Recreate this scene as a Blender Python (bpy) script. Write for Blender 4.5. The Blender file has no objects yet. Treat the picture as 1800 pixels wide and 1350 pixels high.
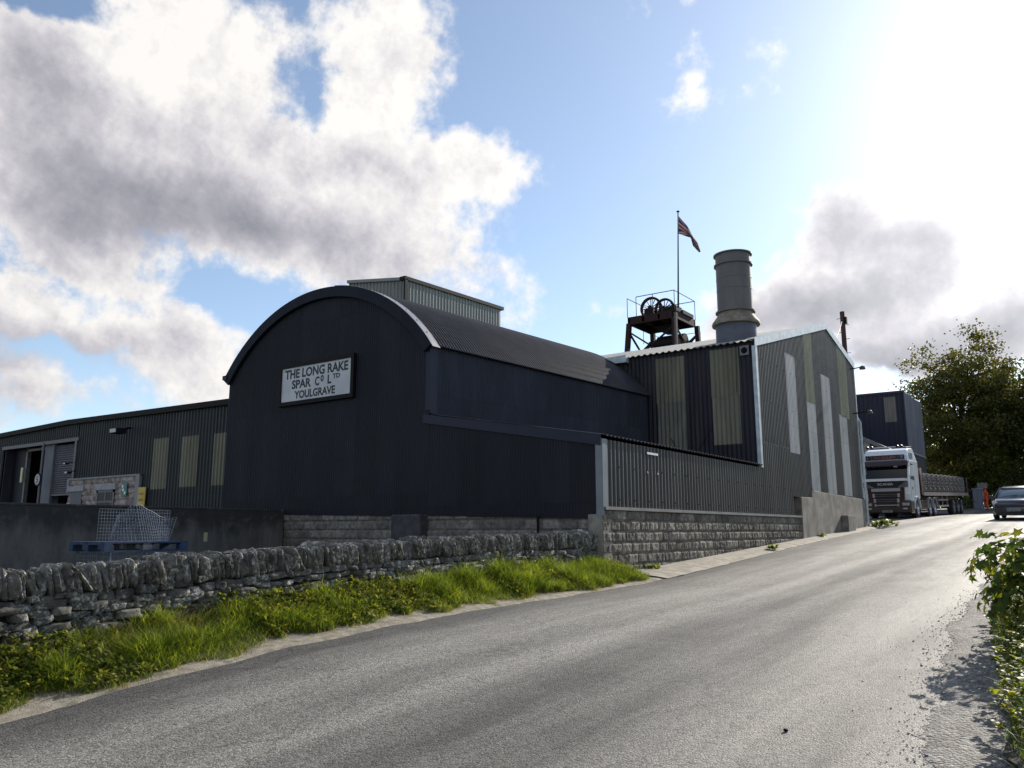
import bpy, bmesh, math, random
import numpy as np
from mathutils import Vector, Matrix
random.seed(7); RNG=np.random.default_rng(7)
C=bpy.context.scene.collection
SC=bpy.context.scene
# ------------------------------------------------------------------ camera
FPX=1420.0; TH=math.atan(257/FPX); EYE=1.65; PH=math.radians(36)
cam=bpy.data.cameras.new('camera'); cam.sensor_width=36; cam.lens=FPX/1800*36
cam.clip_start=.05; cam.clip_end=4000
co=bpy.data.objects.new('camera',cam); C.objects.link(co)
co.location=(0,0,EYE); co.rotation_euler=(math.pi/2+TH,0,PH); SC.camera=co
# ------------------------------------------------------------------ exposure, sun, sky
SC.view_settings.view_transform='Standard'; SC.view_settings.look='None'
SC.view_settings.exposure=0.42; SC.view_settings.gamma=1
SUN_AZ=math.radians(6.0); SUN_EL=math.radians(27)     # azimuth clockwise from +Y
SUND=Vector((math.sin(SUN_AZ)*math.cos(SUN_EL),math.cos(SUN_AZ)*math.cos(SUN_EL),math.sin(SUN_EL)))
sl=bpy.data.lights.new('sun','SUN'); sl.energy=5.0; sl.angle=math.radians(.5); sl.color=(1,.93,.82)
so=bpy.data.objects.new('sun',sl); C.objects.link(so); so.rotation_euler=SUND.to_track_quat('Z','Y').to_euler()
so.location=(0,0,60)

class NT:
    """tiny node helper"""
    def __init__(s,nt): s.t=nt; s.n=nt.nodes; s.l=nt.links
    def node(s,ty,**k):
        n=s.n.new(ty)
        for a,b in k.items(): setattr(n,a,b)
        return n
    def put(s,sock,v):
        if isinstance(v,bpy.types.NodeSocket): s.l.new(v,sock)
        elif v is not None: sock.default_value=v
    def m(s,op,a,b=None,c=None,clamp=False):
        n=s.node('ShaderNodeMath',operation=op,use_clamp=clamp)
        s.put(n.inputs[0],a)
        if b is not None: s.put(n.inputs[1],b)
        if c is not None: s.put(n.inputs[2],c)
        return n.outputs[0]
    def vm(s,op,a,b=None,sc=None):
        n=s.node('ShaderNodeVectorMath',operation=op)
        s.put(n.inputs[0],a)
        if b is not None: s.put(n.inputs[1],b)
        if sc is not None: s.put(n.inputs['Scale'],sc)
        return n.outputs['Value' if op in('DOT_PRODUCT','LENGTH') else 0]
    def noise(s,vec,scale,detail=4,rough=.5,dist=0,out=0):
        n=s.node('ShaderNodeTexNoise'); s.put(n.inputs['Vector'],vec)
        n.inputs['Scale'].default_value=scale; n.inputs['Detail'].default_value=detail
        n.inputs['Roughness'].default_value=rough; n.inputs['Distortion'].default_value=dist
        return n.outputs[out]
    def ramp(s,f,stops,interp='LINEAR'):
        n=s.node('ShaderNodeValToRGB'); s.put(n.inputs[0],f); cr=n.color_ramp; cr.interpolation=interp
        while len(cr.elements)<len(stops): cr.elements.new(.5)
        for e,(p,c) in zip(cr.elements,stops):
            e.position=p; e.color=(c,c,c,1) if isinstance(c,(int,float)) else (*c,1)
        return n.outputs[0]
    def mix(s,f,a,b,mode='MIX'):
        n=s.node('ShaderNodeMix',data_type='RGBA',blend_type=mode)
        s.put(n.inputs[0],f); s.put(n.inputs[6],(*a,1) if isinstance(a,tuple) else a); s.put(n.inputs[7],(*b,1) if isinstance(b,tuple) else b)
        return n.outputs[2]
    def smooth(s,x,a,b):
        n=s.node('ShaderNodeMapRange',interpolation_type='SMOOTHSTEP'); s.put(n.inputs[0],x)
        n.inputs[1].default_value=a; n.inputs[2].default_value=b; return n.outputs[0]

def cam_ray(px,py):
    u=(px-900)/FPX; v=(675-py)/FPX
    x,y,z=u, math.cos(TH)-v*math.sin(TH), math.sin(TH)+v*math.cos(TH)
    return (x*math.cos(PH)-y*math.sin(PH), x*math.sin(PH)+y*math.cos(PH), z)

world=bpy.data.worlds.new('World'); SC.world=world; world.use_nodes=True
W=NT(world.node_tree); W.n.clear()
def build_sky():
    sky=W.node('ShaderNodeTexSky',sky_type='NISHITA'); sky.sun_disc=False
    sky.sun_elevation=SUN_EL; sky.sun_rotation=SUN_AZ; sky.altitude=200; sky.air_density=1.0; sky.dust_density=.35; sky.ozone_density=1.6
    tc=W.node('ShaderNodeTexCoord').outputs['Generated']
    d=W.vm('NORMALIZE',tc)
    sep=W.node('ShaderNodeSeparateXYZ'); W.l.new(d,sep.inputs[0]); X,Y,Z=sep.outputs
    az=W.m('ARCTAN2',X,Y); el=W.m('ARCSINE',Z)
    # warp coordinates so that the cloud banks get ragged outlines
    w1=W.noise(d,3.2,2,.6,0,1)
    ws=W.node('ShaderNodeSeparateXYZ'); W.l.new(w1,ws.inputs[0])
    w2=W.noise(d,13,3,.62,0,1)
    ws2=W.node('ShaderNodeSeparateXYZ'); W.l.new(w2,ws2.inputs[0])
    def warp(b,i,a1,a2):
        t=W.m('MULTIPLY_ADD',W.m('SUBTRACT',ws.outputs[i],.5),a1,b)
        return W.m('MULTIPLY_ADD',W.m('SUBTRACT',ws2.outputs[i],.5),a2,t)
    A=warp(az,0,.16,.085); E=warp(el,1,.13,.07)
    cb=W.node('ShaderNodeCombineXYZ'); W.l.new(A,cb.inputs[0]); W.l.new(E,cb.inputs[1]); AE=cb.outputs[0]
    def blob(px,py,rx,ry,rot,amp):
        r=cam_ray(px,py); a0=math.atan2(r[0],r[1]); e0=math.atan2(r[2],math.hypot(r[0],r[1]))
        k=1/FPX; ra=rx*k/max(math.cos(e0),.3)*.94*1.72; re=ry*k*.94*1.72
        mp=W.node('ShaderNodeMapping',vector_type='TEXTURE'); W.l.new(AE,mp.inputs[0])
        mp.inputs['Location'].default_value=(a0,e0,0); mp.inputs['Rotation'].default_value=(0,0,math.radians(rot)); mp.inputs['Scale'].default_value=(ra,re,1)
        gr=W.node('ShaderNodeTexGradient',gradient_type='SPHERICAL'); W.l.new(mp.outputs[0],gr.inputs[0])
        return gr.outputs['Fac'],amp
    def total(lst):
        t=None
        for b in lst:
            v,am=blob(*b); t=W.m('MULTIPLY',v,am) if t is None else W.m('MULTIPLY_ADD',v,am,t)
        return t
    dens=total([(200,110,330,120,0,.80),(650,110,100,145,-12,1.05),(430,60,180,70,0,.62),(330,270,370,110,-6,.85),(560,345,230,75,0,.75),
        (800,312,170,44,10,1.1),(470,415,280,75,-4,.95),(40,390,130,90,0,.85),(680,440,120,50,0,.85),(250,570,190,50,-35,1.0),
        (40,560,120,55,0,.95),(90,690,170,45,0,.85),(380,650,90,45,-30,.6),(60,170,110,90,0,.7),(560,520,260,55,-6,.50),(200,470,120,40,-20,.5),(1420,600,120,40,0,.5),
        (1465,400,85,85,0,1.15),(1440,520,150,60,12,1.15),(1590,410,75,55,0,.7),(1750,560,150,50,0,1.05),(1600,620,170,36,0,.8),(1560,480,110,45,0,.65),(1350,560,90,30,18,.8),
        (1197,160,32,62,-10,.56),(1368,85,48,38,0,.50),(965,45,50,45,0,.44),(1222,12,30,14,0,.45),(870,520,110,110,-40,.44),(1080,580,160,45,0,.5),
        (555,150,52,85,0,-1.0),(30,15,140,30,12,-1.1),(150,500,110,24,-30,-.7),(110,610,60,20,0,-.4)])
    thick=total([(430,415,200,60,-4,.85),(230,350,170,60,0,.45),(90,390,120,70,0,.35),(90,190,150,80,0,.25),(250,230,200,50,-5,.3),(640,295,90,30,0,.35),(130,610,150,36,0,.55),(60,720,150,30,0,.3),
        (1480,410,50,45,0,.55),(1440,540,140,34,8,.8),(1600,440,55,45,0,.6),(1745,575,150,36,0,.95),(1600,625,120,28,0,.6)])
    # scattered fair weather cloud over the part of the sky the picture does not show
    back=W.smooth(W.m('MULTIPLY',Y,-1),-.2,.25)
    gen=W.m('MULTIPLY',W.smooth(W.noise(d,2.2,3,.5),.48,.62),W.m('MULTIPLY',back,.8))
    dens=W.m('ADD',dens,gen)
    f1=W.noise(d,7.5,6,.62,0); f2=W.noise(d,30,5,.62,0)
    dd=W.m('MULTIPLY_ADD',W.m('SUBTRACT',f1,.5),1.7,dens)
    dd=W.m('MULTIPLY_ADD',W.m('SUBTRACT',f2,.5),.45,dd)
    mask=W.smooth(dd,.30,.80)
    # relief: density looked up again a step towards the sun
    off=W.vm('ADD',d,W.vm('SCALE',tuple(SUND),sc=.022))
    g1=W.noise(off,7.5,6,.62,0); g3=W.noise(W.vm('ADD',d,W.vm('SCALE',tuple(SUND),sc=.006)),30,5,.62,0)
    rel=W.m('ADD',W.m('MULTIPLY',W.m('SUBTRACT',f1,g1),1.6),W.m('MULTIPLY',W.m('SUBTRACT',f2,g3),.55))
    tk=W.m('ADD',W.m('MULTIPLY',W.m('SUBTRACT',dd,.7),.16),W.m('MULTIPLY',thick,.85))
    sh=W.m('SUBTRACT',W.m('ADD',tk,.02),W.m('MULTIPLY',rel,.75))
    sh=W.m('MULTIPLY_ADD',W.m('SUBTRACT',W.noise(d,4,5,.55),.5),1.0,sh)
    colr=W.ramp(sh,[(0,(6.8,6.6,6.4)),(.18,(5.6,5.45,5.5)),(.40,(4.1,4.0,4.3)),(.65,(2.8,2.75,3.15)),(1,(1.7,1.75,2.1))])
    sd=W.vm('DOT_PRODUCT',d,tuple(SUND))
    g=W.m('ARCCOSINE',W.m('MINIMUM',sd,.99999))
    glow=W.m('MULTIPLY',W.m('POWER',2.718,W.m('MULTIPLY',g,-1/.14)),9)
    glow2=W.m('MULTIPLY',W.m('POWER',2.718,W.m('MULTIPLY',g,-1/.75)),2.4)
    gl=W.m('ADD',glow,glow2)
    veil=W.mix(1.0,W.node('ShaderNodeCombineColor').outputs[0],(1,1,1),'MIX')
    gv=W.vm('ADD',W.vm('SCALE',(1.0,1.0,.97),sc=glow),W.vm('SCALE',(.85,.95,.95),sc=glow2))
    hz=W.vm('SCALE',(1.5,1.8,2.1),sc=W.m('POWER',2.718,W.m('MULTIPLY',W.m('MAXIMUM',el,0),-1/.22)))
    skyc=W.vm('ADD',W.vm('MULTIPLY',sky.outputs[0],(.98,1.0,1.05)),W.vm('ADD',gv,hz))
    clc=W.vm('ADD',colr,W.vm('SCALE',(1,1,1),sc=W.m('MULTIPLY',gl,1.0)))
    mx=W.mix(mask,skyc,clc)
    bg=W.node('ShaderNodeBackground'); W.l.new(mx,bg.inputs[0]); bg.inputs[1].default_value=.1
    out=W.node('ShaderNodeOutputWorld'); W.l.new(bg.outputs[0],out.inputs[0])
build_sky()
world.cycles.sampling_method='MANUAL'; world.cycles.sample_map_resolution=1024

# ------------------------------------------------------------------ where a picture point lies on a real plane
def PX(px,py,X): r=cam_ray(px,py); t=X/r[0]; return Vector((X,t*r[1],EYE+t*r[2]))
def PY(px,py,Y): r=cam_ray(px,py); t=Y/r[1]; return Vector((t*r[0],Y,EYE+t*r[2]))

# ------------------------------------------------------------------ object helpers
OFF={}
def tag(o,label=None,cat=None,group=None,kind=None):
    if label: o['label']=label
    if cat: o['category']=cat
    if group: o['group']=group
    if kind: o['kind']=kind
    return o
def thing(name,label,cat,loc=(0,0,0),rot=(0,0,0),group=None,local=False):
    o=bpy.data.objects.new(name,None); C.objects.link(o); o.location=loc; o.rotation_euler=rot
    o.empty_display_size=.2
    OFF[o.name]=Vector((0,0,0)) if local else Vector(loc)
    return tag(o,label,cat,group)
def setattrf(me,name,vals):
    a=me.attributes.new(name,'FLOAT','POINT'); a.data.foreach_set('value',np.asarray(vals,dtype=np.float32))
def npmesh(name,V,F,mat,parent=None,smooth=False,rnd=None,fmat=None):
    me=bpy.data.meshes.new(name); V=np.asarray(V,dtype=np.float64).reshape(-1,3)
    off=OFF.get(parent.name,Vector((0,0,0))) if parent else Vector((0,0,0))
    V=V-np.array(off)
    F=np.asarray(F,dtype=np.int32); n,k=F.shape
    me.vertices.add(len(V)); me.vertices.foreach_set('co',V.astype(np.float32).ravel())
    me.loops.add(n*k); me.loops.foreach_set('vertex_index',F.ravel())
    me.polygons.add(n); me.polygons.foreach_set('loop_start',np.arange(0,n*k,k,dtype=np.int32))
    me.polygons.foreach_set('loop_total',np.full(n,k,dtype=np.int32))
    if smooth: me.polygons.foreach_set('use_smooth',np.ones(n,dtype=bool))
    for m in (mat if isinstance(mat,(list,tuple)) else [mat]): me.materials.append(m)
    if fmat is not None: me.polygons.foreach_set('material_index',np.asarray(fmat,dtype=np.int32))
    me.update(calc_edges=True)
    if rnd is not None: setattrf(me,'rnd',rnd)
    o=bpy.data.objects.new(name,me); C.objects.link(o)
    if parent: o.parent=parent; OFF[o.name]=off
    return o
class MB:
    def __init__(s): s.v=[]; s.f=[]; s.m=[]; s.cm=0
    def add(s,V,F):
        b=len(s.v); s.v+= [tuple(p) for p in V]; s.f+=[tuple(b+i for i in f) for f in F]; s.m+=[s.cm]*len(F); return s
    def box(s,a,b):
        x0,y0,z0=a; x1,y1,z1=b
        if x0>x1:x0,x1=x1,x0
        if y0>y1:y0,y1=y1,y0
        if z0>z1:z0,z1=z1,z0
        V=[(x0,y0,z0),(x1,y0,z0),(x1,y1,z0),(x0,y1,z0),(x0,y0,z1),(x1,y0,z1),(x1,y1,z1),(x0,y1,z1)]
        return s.add(V,[(0,3,2,1),(4,5,6,7),(0,1,5,4),(1,2,6,5),(2,3,7,6),(3,0,4,7)])
    def bar(s,p,q,w,h=None):
        h=h or w; p=Vector(p); q=Vector(q); d=(q-p).normalized()
        up=Vector((0,0,1)) if abs(d.z)<.95 else Vector((0,1,0))
        a=d.cross(up).normalized()*w/2; b=d.cross(a).normalized()*h/2
        V=[p-a-b,p+a-b,p+a+b,p-a+b,q-a-b,q+a-b,q+a+b,q-a+b]
        return s.add(V,[(0,3,2,1),(4,5,6,7),(0,1,5,4),(1,2,6,5),(2,3,7,6),(3,0,4,7)])
    def tube(s,pts,r,n=10,cap=True):
        pts=[Vector(p) for p in pts]; rs=r if isinstance(r,(list,tuple)) else [r]*len(pts)
        V=[];F=[]; ref=None
        for i,p in enumerate(pts):
            d=(pts[min(i+1,len(pts)-1)]-pts[max(i-1,0)]).normalized()
            if ref is None: ref=d.orthogonal().normalized()
            ref=(ref-d*ref.dot(d)).normalized(); b=d.cross(ref)
            for k in range(n):
                t=2*math.pi*k/n; V.append(p+ref*math.cos(t)*rs[i]+b*math.sin(t)*rs[i])
        for i in range(len(pts)-1):
            for k in range(n): F.append((i*n+k,i*n+(k+1)%n,(i+1)*n+(k+1)%n,(i+1)*n+k))
        if cap: F.append(tuple(range(n))[::-1]); F.append(tuple((len(pts)-1)*n+k for k in range(n)))
        return s.add(V,F)
    def lathe(s,prof,c=(0,0,0),n=24,axis='Z',cap=False):
        V=[];F=[]
        for r,h in prof:
            for k in range(n):
                t=2*math.pi*k/n; a,b=r*math.cos(t),r*math.sin(t)
                p={'Z':(a,b,h),'X':(h,a,b),'Y':(a,h,b)}[axis]; V.append((p[0]+c[0],p[1]+c[1],p[2]+c[2]))
        for i in range(len(prof)-1):
            for k in range(n): F.append((i*n+k,i*n+(k+1)%n,(i+1)*n+(k+1)%n,(i+1)*n+k))
        if cap: F.append(tuple(range(n))[::-1]); F.append(tuple((len(prof)-1)*n+k for k in range(n)))
        return s.add(V,F)
    def prism(s,poly,axis,a,b):
        """poly of (p,q) extruded along axis from a to b. X:(y,z) Y:(x,z) Z:(x,y)"""
        def mk(p,q,h): return {'X':(h,p,q),'Y':(p,h,q),'Z':(p,q,h)}[axis]
        n=len(poly); V=[mk(p,q,a) for p,q in poly]+[mk(p,q,b) for p,q in poly]
        F=[tuple(range(n)),tuple(range(2*n-1,n-1,-1))]+[(i,n+i,n+(i+1)%n,(i+1)%n) for i in range(n)]
        return s.add(V,F)
    def build(s,name,mat,parent=None,smooth=False,bevel=0,fixn=True):
        me=bpy.data.meshes.new(name)
        off=OFF.get(parent.name,Vector((0,0,0))) if parent else Vector((0,0,0))
        me.from_pydata([tuple(Vector(p)-off) for p in s.v],[],s.f)
        for m in (mat if isinstance(mat,(list,tuple)) else [mat]): me.materials.append(m)
        me.polygons.foreach_set('material_index',s.m)
        if fixn:
            bm=bmesh.new(); bm.from_mesh(me); bmesh.ops.recalc_face_normals(bm,faces=bm.faces); bm.to_mesh(me); bm.free()
        if smooth:
            me.polygons.foreach_set('use_smooth',[True]*len(me.polygons)); me.set_sharp_from_angle(angle=math.radians(35))
        me.update()
        o=bpy.data.objects.new(name,me); C.objects.link(o)
        if bevel:
            md=o.modifiers.new('bevel','BEVEL'); md.width=bevel; md.segments=2; md.limit_method='ANGLE'; md.angle_limit=math.radians(40)
        if parent: o.parent=parent; OFF[o.name]=off
        return o
def copy_tree(o,parent=None):
    c=o.copy(); C.objects.link(c); c.parent=parent
    OFF[c.name]=OFF.get(o.name,Vector((0,0,0)))
    for ch in list(o.children): copy_tree(ch,c)
    return c
def text_mesh(s,body,origin,U,V,width,height,bold=.0,depth=.004,N=None):
    """adds lettering to MB s; origin = lower left, U right, V up"""
    cu=bpy.data.curves.new('t','FONT'); cu.body=body; cu.offset=bold; cu.resolution_u=3
    ob=bpy.data.objects.new('t',cu); C.objects.link(ob)
    dg=bpy.context.evaluated_depsgraph_get(); me=ob.evaluated_get(dg).to_mesh()
    P=np.array([v.co[:] for v in me.vertices]); F=[tuple(p.vertices) for p in me.polygons]
    x0,x1=P[:,0].min(),P[:,0].max(); y0,y1=0,.7 
    U=Vector(U).normalized();V=Vector(V).normalized();O=Vector(origin); N=Vector(N) if N else U.cross(V)
    pts=[O+U*((p[0]-x0)/(x1-x0)*width)+V*((p[1])/(y1)*height)+N*depth for p in P]
    s.add(pts,F); ob.evaluated_get(dg).to_mesh_clear(); bpy.data.objects.remove(ob); bpy.data.curves.remove(cu)
    return s

# ------------------------------------------------------------------ materials
def mat(name,c1,c2=None,rough=.6,metal=0,scale=6,detail=5,bump=0,bscale=None,stretch=None,spec=.5,dirt=None,dscale=1.5,rv=0,coat=0,rndmix=0,lo=.35,hi=.65,bdist=.02,sheet=0,laps=0):
    m=bpy.data.materials.new(name); m.use_nodes=True; N=NT(m.node_tree)
    b=N.n['Principled BSDF']; tc=N.node('ShaderNodeTexCoord').outputs['Object']
    v=tc
    if stretch:
        mp=N.node('ShaderNodeMapping'); N.l.new(tc,mp.inputs[0]); mp.inputs['Scale'].default_value=stretch; v=mp.outputs[0]
    col=None
    if c2:
        n=N.noise(v,scale,detail,.6); f=N.smooth(n,lo,hi); col=N.mix(f,tuple(c1),tuple(c2))
    else: col=N.mix(0.0,tuple(c1),tuple(c1))
    if dirt:
        n=N.noise(v,dscale,6,.65); f=N.m('MULTIPLY',N.smooth(n,.48,.72),dirt[3]); col=N.mix(f,col,tuple(dirt[:3]))
    if sheet:
        sp=N.node('ShaderNodeSeparateXYZ'); N.l.new(tc,sp.inputs[0])
        cc=N.node('ShaderNodeCombineXYZ')
        N.l.new(N.m('FLOOR',N.m('DIVIDE',sp.outputs[0],.76)),cc.inputs[0]); N.l.new(N.m('FLOOR',N.m('DIVIDE',sp.outputs[1],.76)),cc.inputs[1]); N.l.new(N.m('FLOOR',N.m('DIVIDE',N.m('ADD',sp.outputs[2],.9),2.4)),cc.inputs[2])
        wn=N.node('ShaderNodeTexWhiteNoise',noise_dimensions='3D'); N.l.new(cc.outputs[0],wn.inputs['Vector'])
        col=N.vm('SCALE',col,sc=N.m('MULTIPLY_ADD',wn.outputs[0],2*sheet,1-sheet))
        lap=N.m('LESS_THAN',N.m('ABSOLUTE',N.m('SUBTRACT',N.m('FRACT',N.m('DIVIDE',N.m('ADD',sp.outputs[2],.9),2.4)),.5)),.497)
        col=N.vm('SCALE',col,sc=N.m('MULTIPLY_ADD',lap,.45,.55))
        vl=N.m('LESS_THAN',N.m('ABSOLUTE',N.m('SUBTRACT',N.m('FRACT',N.m('DIVIDE',N.m('ADD',sp.outputs[0],sp.outputs[1]),.76)),.5)),.488)
        col=N.vm('SCALE',col,sc=N.m('MULTIPLY_ADD',vl,.25,.75))
    if rndmix:
        at=N.node('ShaderNodeAttribute',attribute_name='rnd'); f=N.m('MULTIPLY_ADD',at.outputs['Fac'],2*rndmix,1-rndmix)
        col=N.vm('SCALE',col,sc=f)
    N.l.new(col,b.inputs['Base Color'])
    b.inputs['Metallic'].default_value=metal; b.inputs['Specular IOR Level'].default_value=spec
    if rv:
        N.l.new(N.m('MULTIPLY_ADD',N.noise(v,scale*1.7,4,.6),rv,rough-rv/2),b.inputs['Roughness'])
    else: b.inputs['Roughness'].default_value=rough
    if coat: b.inputs['Coat Weight'].default_value=coat; b.inputs['Coat Roughness'].default_value=.08
    if bump:
        bp=N.node('ShaderNodeBump'); bp.inputs['Strength'].default_value=bump; bp.inputs['Distance'].default_value=bdist
        N.l.new(N.noise(tc if not stretch else v,bscale or scale*4,6,.6),bp.inputs['Height']); N.l.new(bp.outputs[0],b.inputs['Normal'])
    return m
def glassmat(name,c=(.02,.025,.03),rough=.05):
    m=mat(name,c,rough=rough,spec=.8); return m
def leafmat(name,c1,c2,c3,scale=2.0,trans=.45,rough=.5):
    m=bpy.data.materials.new(name); m.use_nodes=True; N=NT(m.node_tree); N.n.clear()
    at=N.node('ShaderNodeAttribute',attribute_name='rnd').outputs['Fac']
    tc=N.node('ShaderNodeTexCoord').outputs['Object']
    n=N.noise(tc,scale,3,.6)
    f=N.m('ADD',N.m('MULTIPLY',at,.6),N.m('MULTIPLY',N.m('SUBTRACT',n,.5),1.2)); f=N.m('ADD',f,.2,clamp=True)
    col=N.ramp(f,[(0,c1),(.5,c2),(1,c3)])
    p=N.node('ShaderNodeBsdfPrincipled'); N.l.new(col,p.inputs['Base Color']); p.inputs['Roughness'].default_value=rough; p.inputs['Specular IOR Level'].default_value=.18
    t=N.node('ShaderNodeBsdfTranslucent'); N.l.new(N.vm('MULTIPLY',col,(1.9,1.8,.7)),t.inputs[0])
    mx=N.node('ShaderNodeMixShader'); mx.inputs[0].default_value=trans; N.l.new(p.outputs[0],mx.inputs[1]); N.l.new(t.outputs[0],mx.inputs[2])
    o=N.node('ShaderNodeOutputMaterial'); N.l.new(mx.outputs[0],o.inputs[0]); return m

NAVY=mat('navy_sheet',(.0075,.0085,.015),(.0105,.012,.021),sheet=.22,spec=.18,rough=.5,scale=1.2,stretch=(1,1,.25),rv=.15,dirt=(.018,.014,.018,.35),dscale=.8)
NAVY2=mat('navy_flashing',(.012,.015,.032),(.015,.019,.038),spec=.2,rough=.45,scale=2)
ROOFB=mat('barrel_roof_sheet',(.020,.020,.028),(.034,.031,.036),rough=.55,spec=.35,scale=1.5,rv=.2,dirt=(.06,.045,.028,.6),dscale=1.8)
GREYC=mat('weathered_grey_sheet',(.034,.032,.034),(.066,.063,.062),sheet=.14,rough=.48,scale=2.2,stretch=(1,1,.12),rv=.2,dirt=(.05,.05,.035,.5),dscale=1.0,spec=.55)
SIDEC=mat('dark_side_sheet',(.016,.016,.024),(.024,.024,.034),spec=.25,rough=.6,scale=1.6,stretch=(1,1,.2),dirt=(.06,.05,.05,.5))
GREENC=mat('dark_green_sheet',(.018,.023,.026),(.026,.031,.035),sheet=.18,spec=.25,rough=.5,scale=.8,stretch=(1,1,.3))
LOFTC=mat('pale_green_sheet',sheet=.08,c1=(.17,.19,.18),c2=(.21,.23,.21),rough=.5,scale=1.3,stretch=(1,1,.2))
YELS=mat('yellowed_translucent_sheet',sheet=.1,c1=(.12,.115,.08),c2=(.165,.158,.112),spec=.3,rough=.5,scale=2.0,stretch=(1,1,.2),dirt=(.07,.055,.05,.6),dscale=.9)
WHIS=mat('white_translucent_sheet',sheet=.07,c1=(.40,.40,.41),c2=(.50,.50,.50),rough=.45,scale=3,stretch=(1,1,.15),dirt=(.33,.34,.25,.4),dscale=1.2)
GRNS=mat('mossy_translucent_sheet',(.17,.18,.12),(.26,.27,.17),rough=.5,scale=2.5,stretch=(1,1,.2))
FLASH=mat('galvanised_flashing',(.36,.40,.43),(.50,.53,.55),rough=.45,metal=.25,scale=4,dirt=(.25,.22,.18,.4))
FIBRE=mat('fibre_cement_roof',(.30,.30,.28),(.42,.41,.37),rough=.85,scale=4,dirt=(.20,.20,.14,.6))
BLACKM=mat('black_painted_metal',(.008,.007,.008),rough=.65,spec=.15)
DARKTRIM=mat('dark_trim',(.010,.008,.011),(.016,.012,.017),rough=.65,spec=.15,scale=3)
BLOCKD=mat('rock_faced_block',(.11,.095,.088),(.20,.18,.16),rough=.95,scale=9,bump=.7,bscale=45,rndmix=.35,dirt=(.07,.06,.06,.5),dscale=2)
BLOCKL=mat('weathered_rock_faced_block',(.11,.098,.082),(.22,.198,.168),rough=.95,scale=9,bump=.8,bscale=40,rndmix=.42,dirt=(.06,.052,.045,.75),dscale=1.3)
REND=mat('stained_concrete',(.15,.135,.11),(.27,.25,.215),rough=.95,scale=1.6,bump=.5,bscale=30,dirt=(.07,.065,.055,.7),dscale=2.4)
RUST=mat('rusty_steel',(.020,.009,.010),(.034,.014,.014),spec=.2,rough=.75,scale=8,bump=.2,bscale=30)
DARKSTEEL=mat('dark_steel',(.007,.006,.007),(.014,.009,.009),spec=.2,rough=.75,scale=9)
WHITEP=mat('white_paint',(.72,.72,.72),rough=.5)
LETTER=mat('black_lettering',(.012,.013,.02),rough=.6)
def concrete_wall():
    m=bpy.data.materials.new('cast_concrete'); m.use_nodes=True; N=NT(m.node_tree); b=N.n['Principled BSDF']
    tc=N.node('ShaderNodeTexCoord').outputs['Object']
    mp=N.node('ShaderNodeMapping'); N.l.new(tc,mp.inputs[0]); mp.inputs['Scale'].default_value=(1,1,.3)
    sep=N.node('ShaderNodeSeparateXYZ'); N.l.new(tc,sep.inputs[0])
    base=N.mix(N.smooth(N.noise(mp.outputs[0],2.2,7,.65),.35,.65),(.085,.078,.075),(.15,.138,.13))
    # black algae that runs down from the coping: shape follows a ragged stain line
    lvl=N.m('MULTIPLY_ADD',N.m('SUBTRACT',N.noise(mp.outputs[0],1.6,6,.7),.5),1.5,sep.outputs[2])
    st=N.smooth(lvl,1.40,1.90)
    patch=N.m('MULTIPLY',N.smooth(N.noise(tc,3.5,7,.7),.52,.66),.7)
    col=N.mix(N.m('MULTIPLY',st,.85),base,(.026,.023,.024)); col=N.mix(patch,col,(.105,.098,.09))
    st2=N.smooth(N.noise(mp.outputs[0],9,3,.6),.55,.75); col=N.mix(N.m('MULTIPLY',st2,.35),col,(.04,.036,.04))
    N.l.new(col,b.inputs['Base Color']); b.inputs['Roughness'].default_value=.92
    bp=N.node('ShaderNodeBump'); bp.inputs['Strength'].default_value=.5; bp.inputs['Distance'].default_value=.02
    N.l.new(N.noise(tc,18,8,.7),bp.inputs['Height']); N.l.new(bp.outputs[0],b.inputs['Normal']); return m
def stonemat(name,dark,light,lich):
    m=bpy.data.materials.new(name); m.use_nodes=True; N=NT(m.node_tree); b=N.n['Principled BSDF']
    tc=N.node('ShaderNodeTexCoord').outputs['Object']; at=N.node('ShaderNodeAttribute',attribute_name='rnd').outputs['Fac']
    n=N.noise(tc,7,8,.7); col=N.mix(N.smooth(n,.35,.68),dark,light)
    l=N.smooth(N.noise(tc,21,7,.8),.51,.57); l2=N.smooth(N.noise(tc,4.2,3,.5),.38,.56)
    col=N.mix(N.m('MULTIPLY',N.m('MULTIPLY',l,l2),.95),col,lich)
    o=N.smooth(N.noise(tc,5.1,4,.6),.60,.70); col=N.mix(N.m('MULTIPLY',o,.35),col,(.16,.14,.06))
    col=N.vm('SCALE',col,sc=N.m('MULTIPLY_ADD',at,.9,.55))
    N.l.new(col,b.inputs['Base Color']); b.inputs['Roughness'].default_value=.93
    bp=N.node('ShaderNodeBump'); bp.inputs['Strength'].default_value=1.0; bp.inputs['Distance'].default_value=.025
    N.l.new(N.m('ADD',N.noise(tc,22,9,.72),N.m('MULTIPLY',N.noise(tc,80,4,.6),.35)),bp.inputs['Height']); N.l.new(bp.outputs[0],b.inputs['Normal']); return m
STONE=stonemat('limestone',(.060,.056,.050),(.14,.13,.115),(.42,.41,.37))
COPE=stonemat('coping_limestone',(.08,.074,.066),(.19,.18,.16),(.50,.48,.43))
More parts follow.
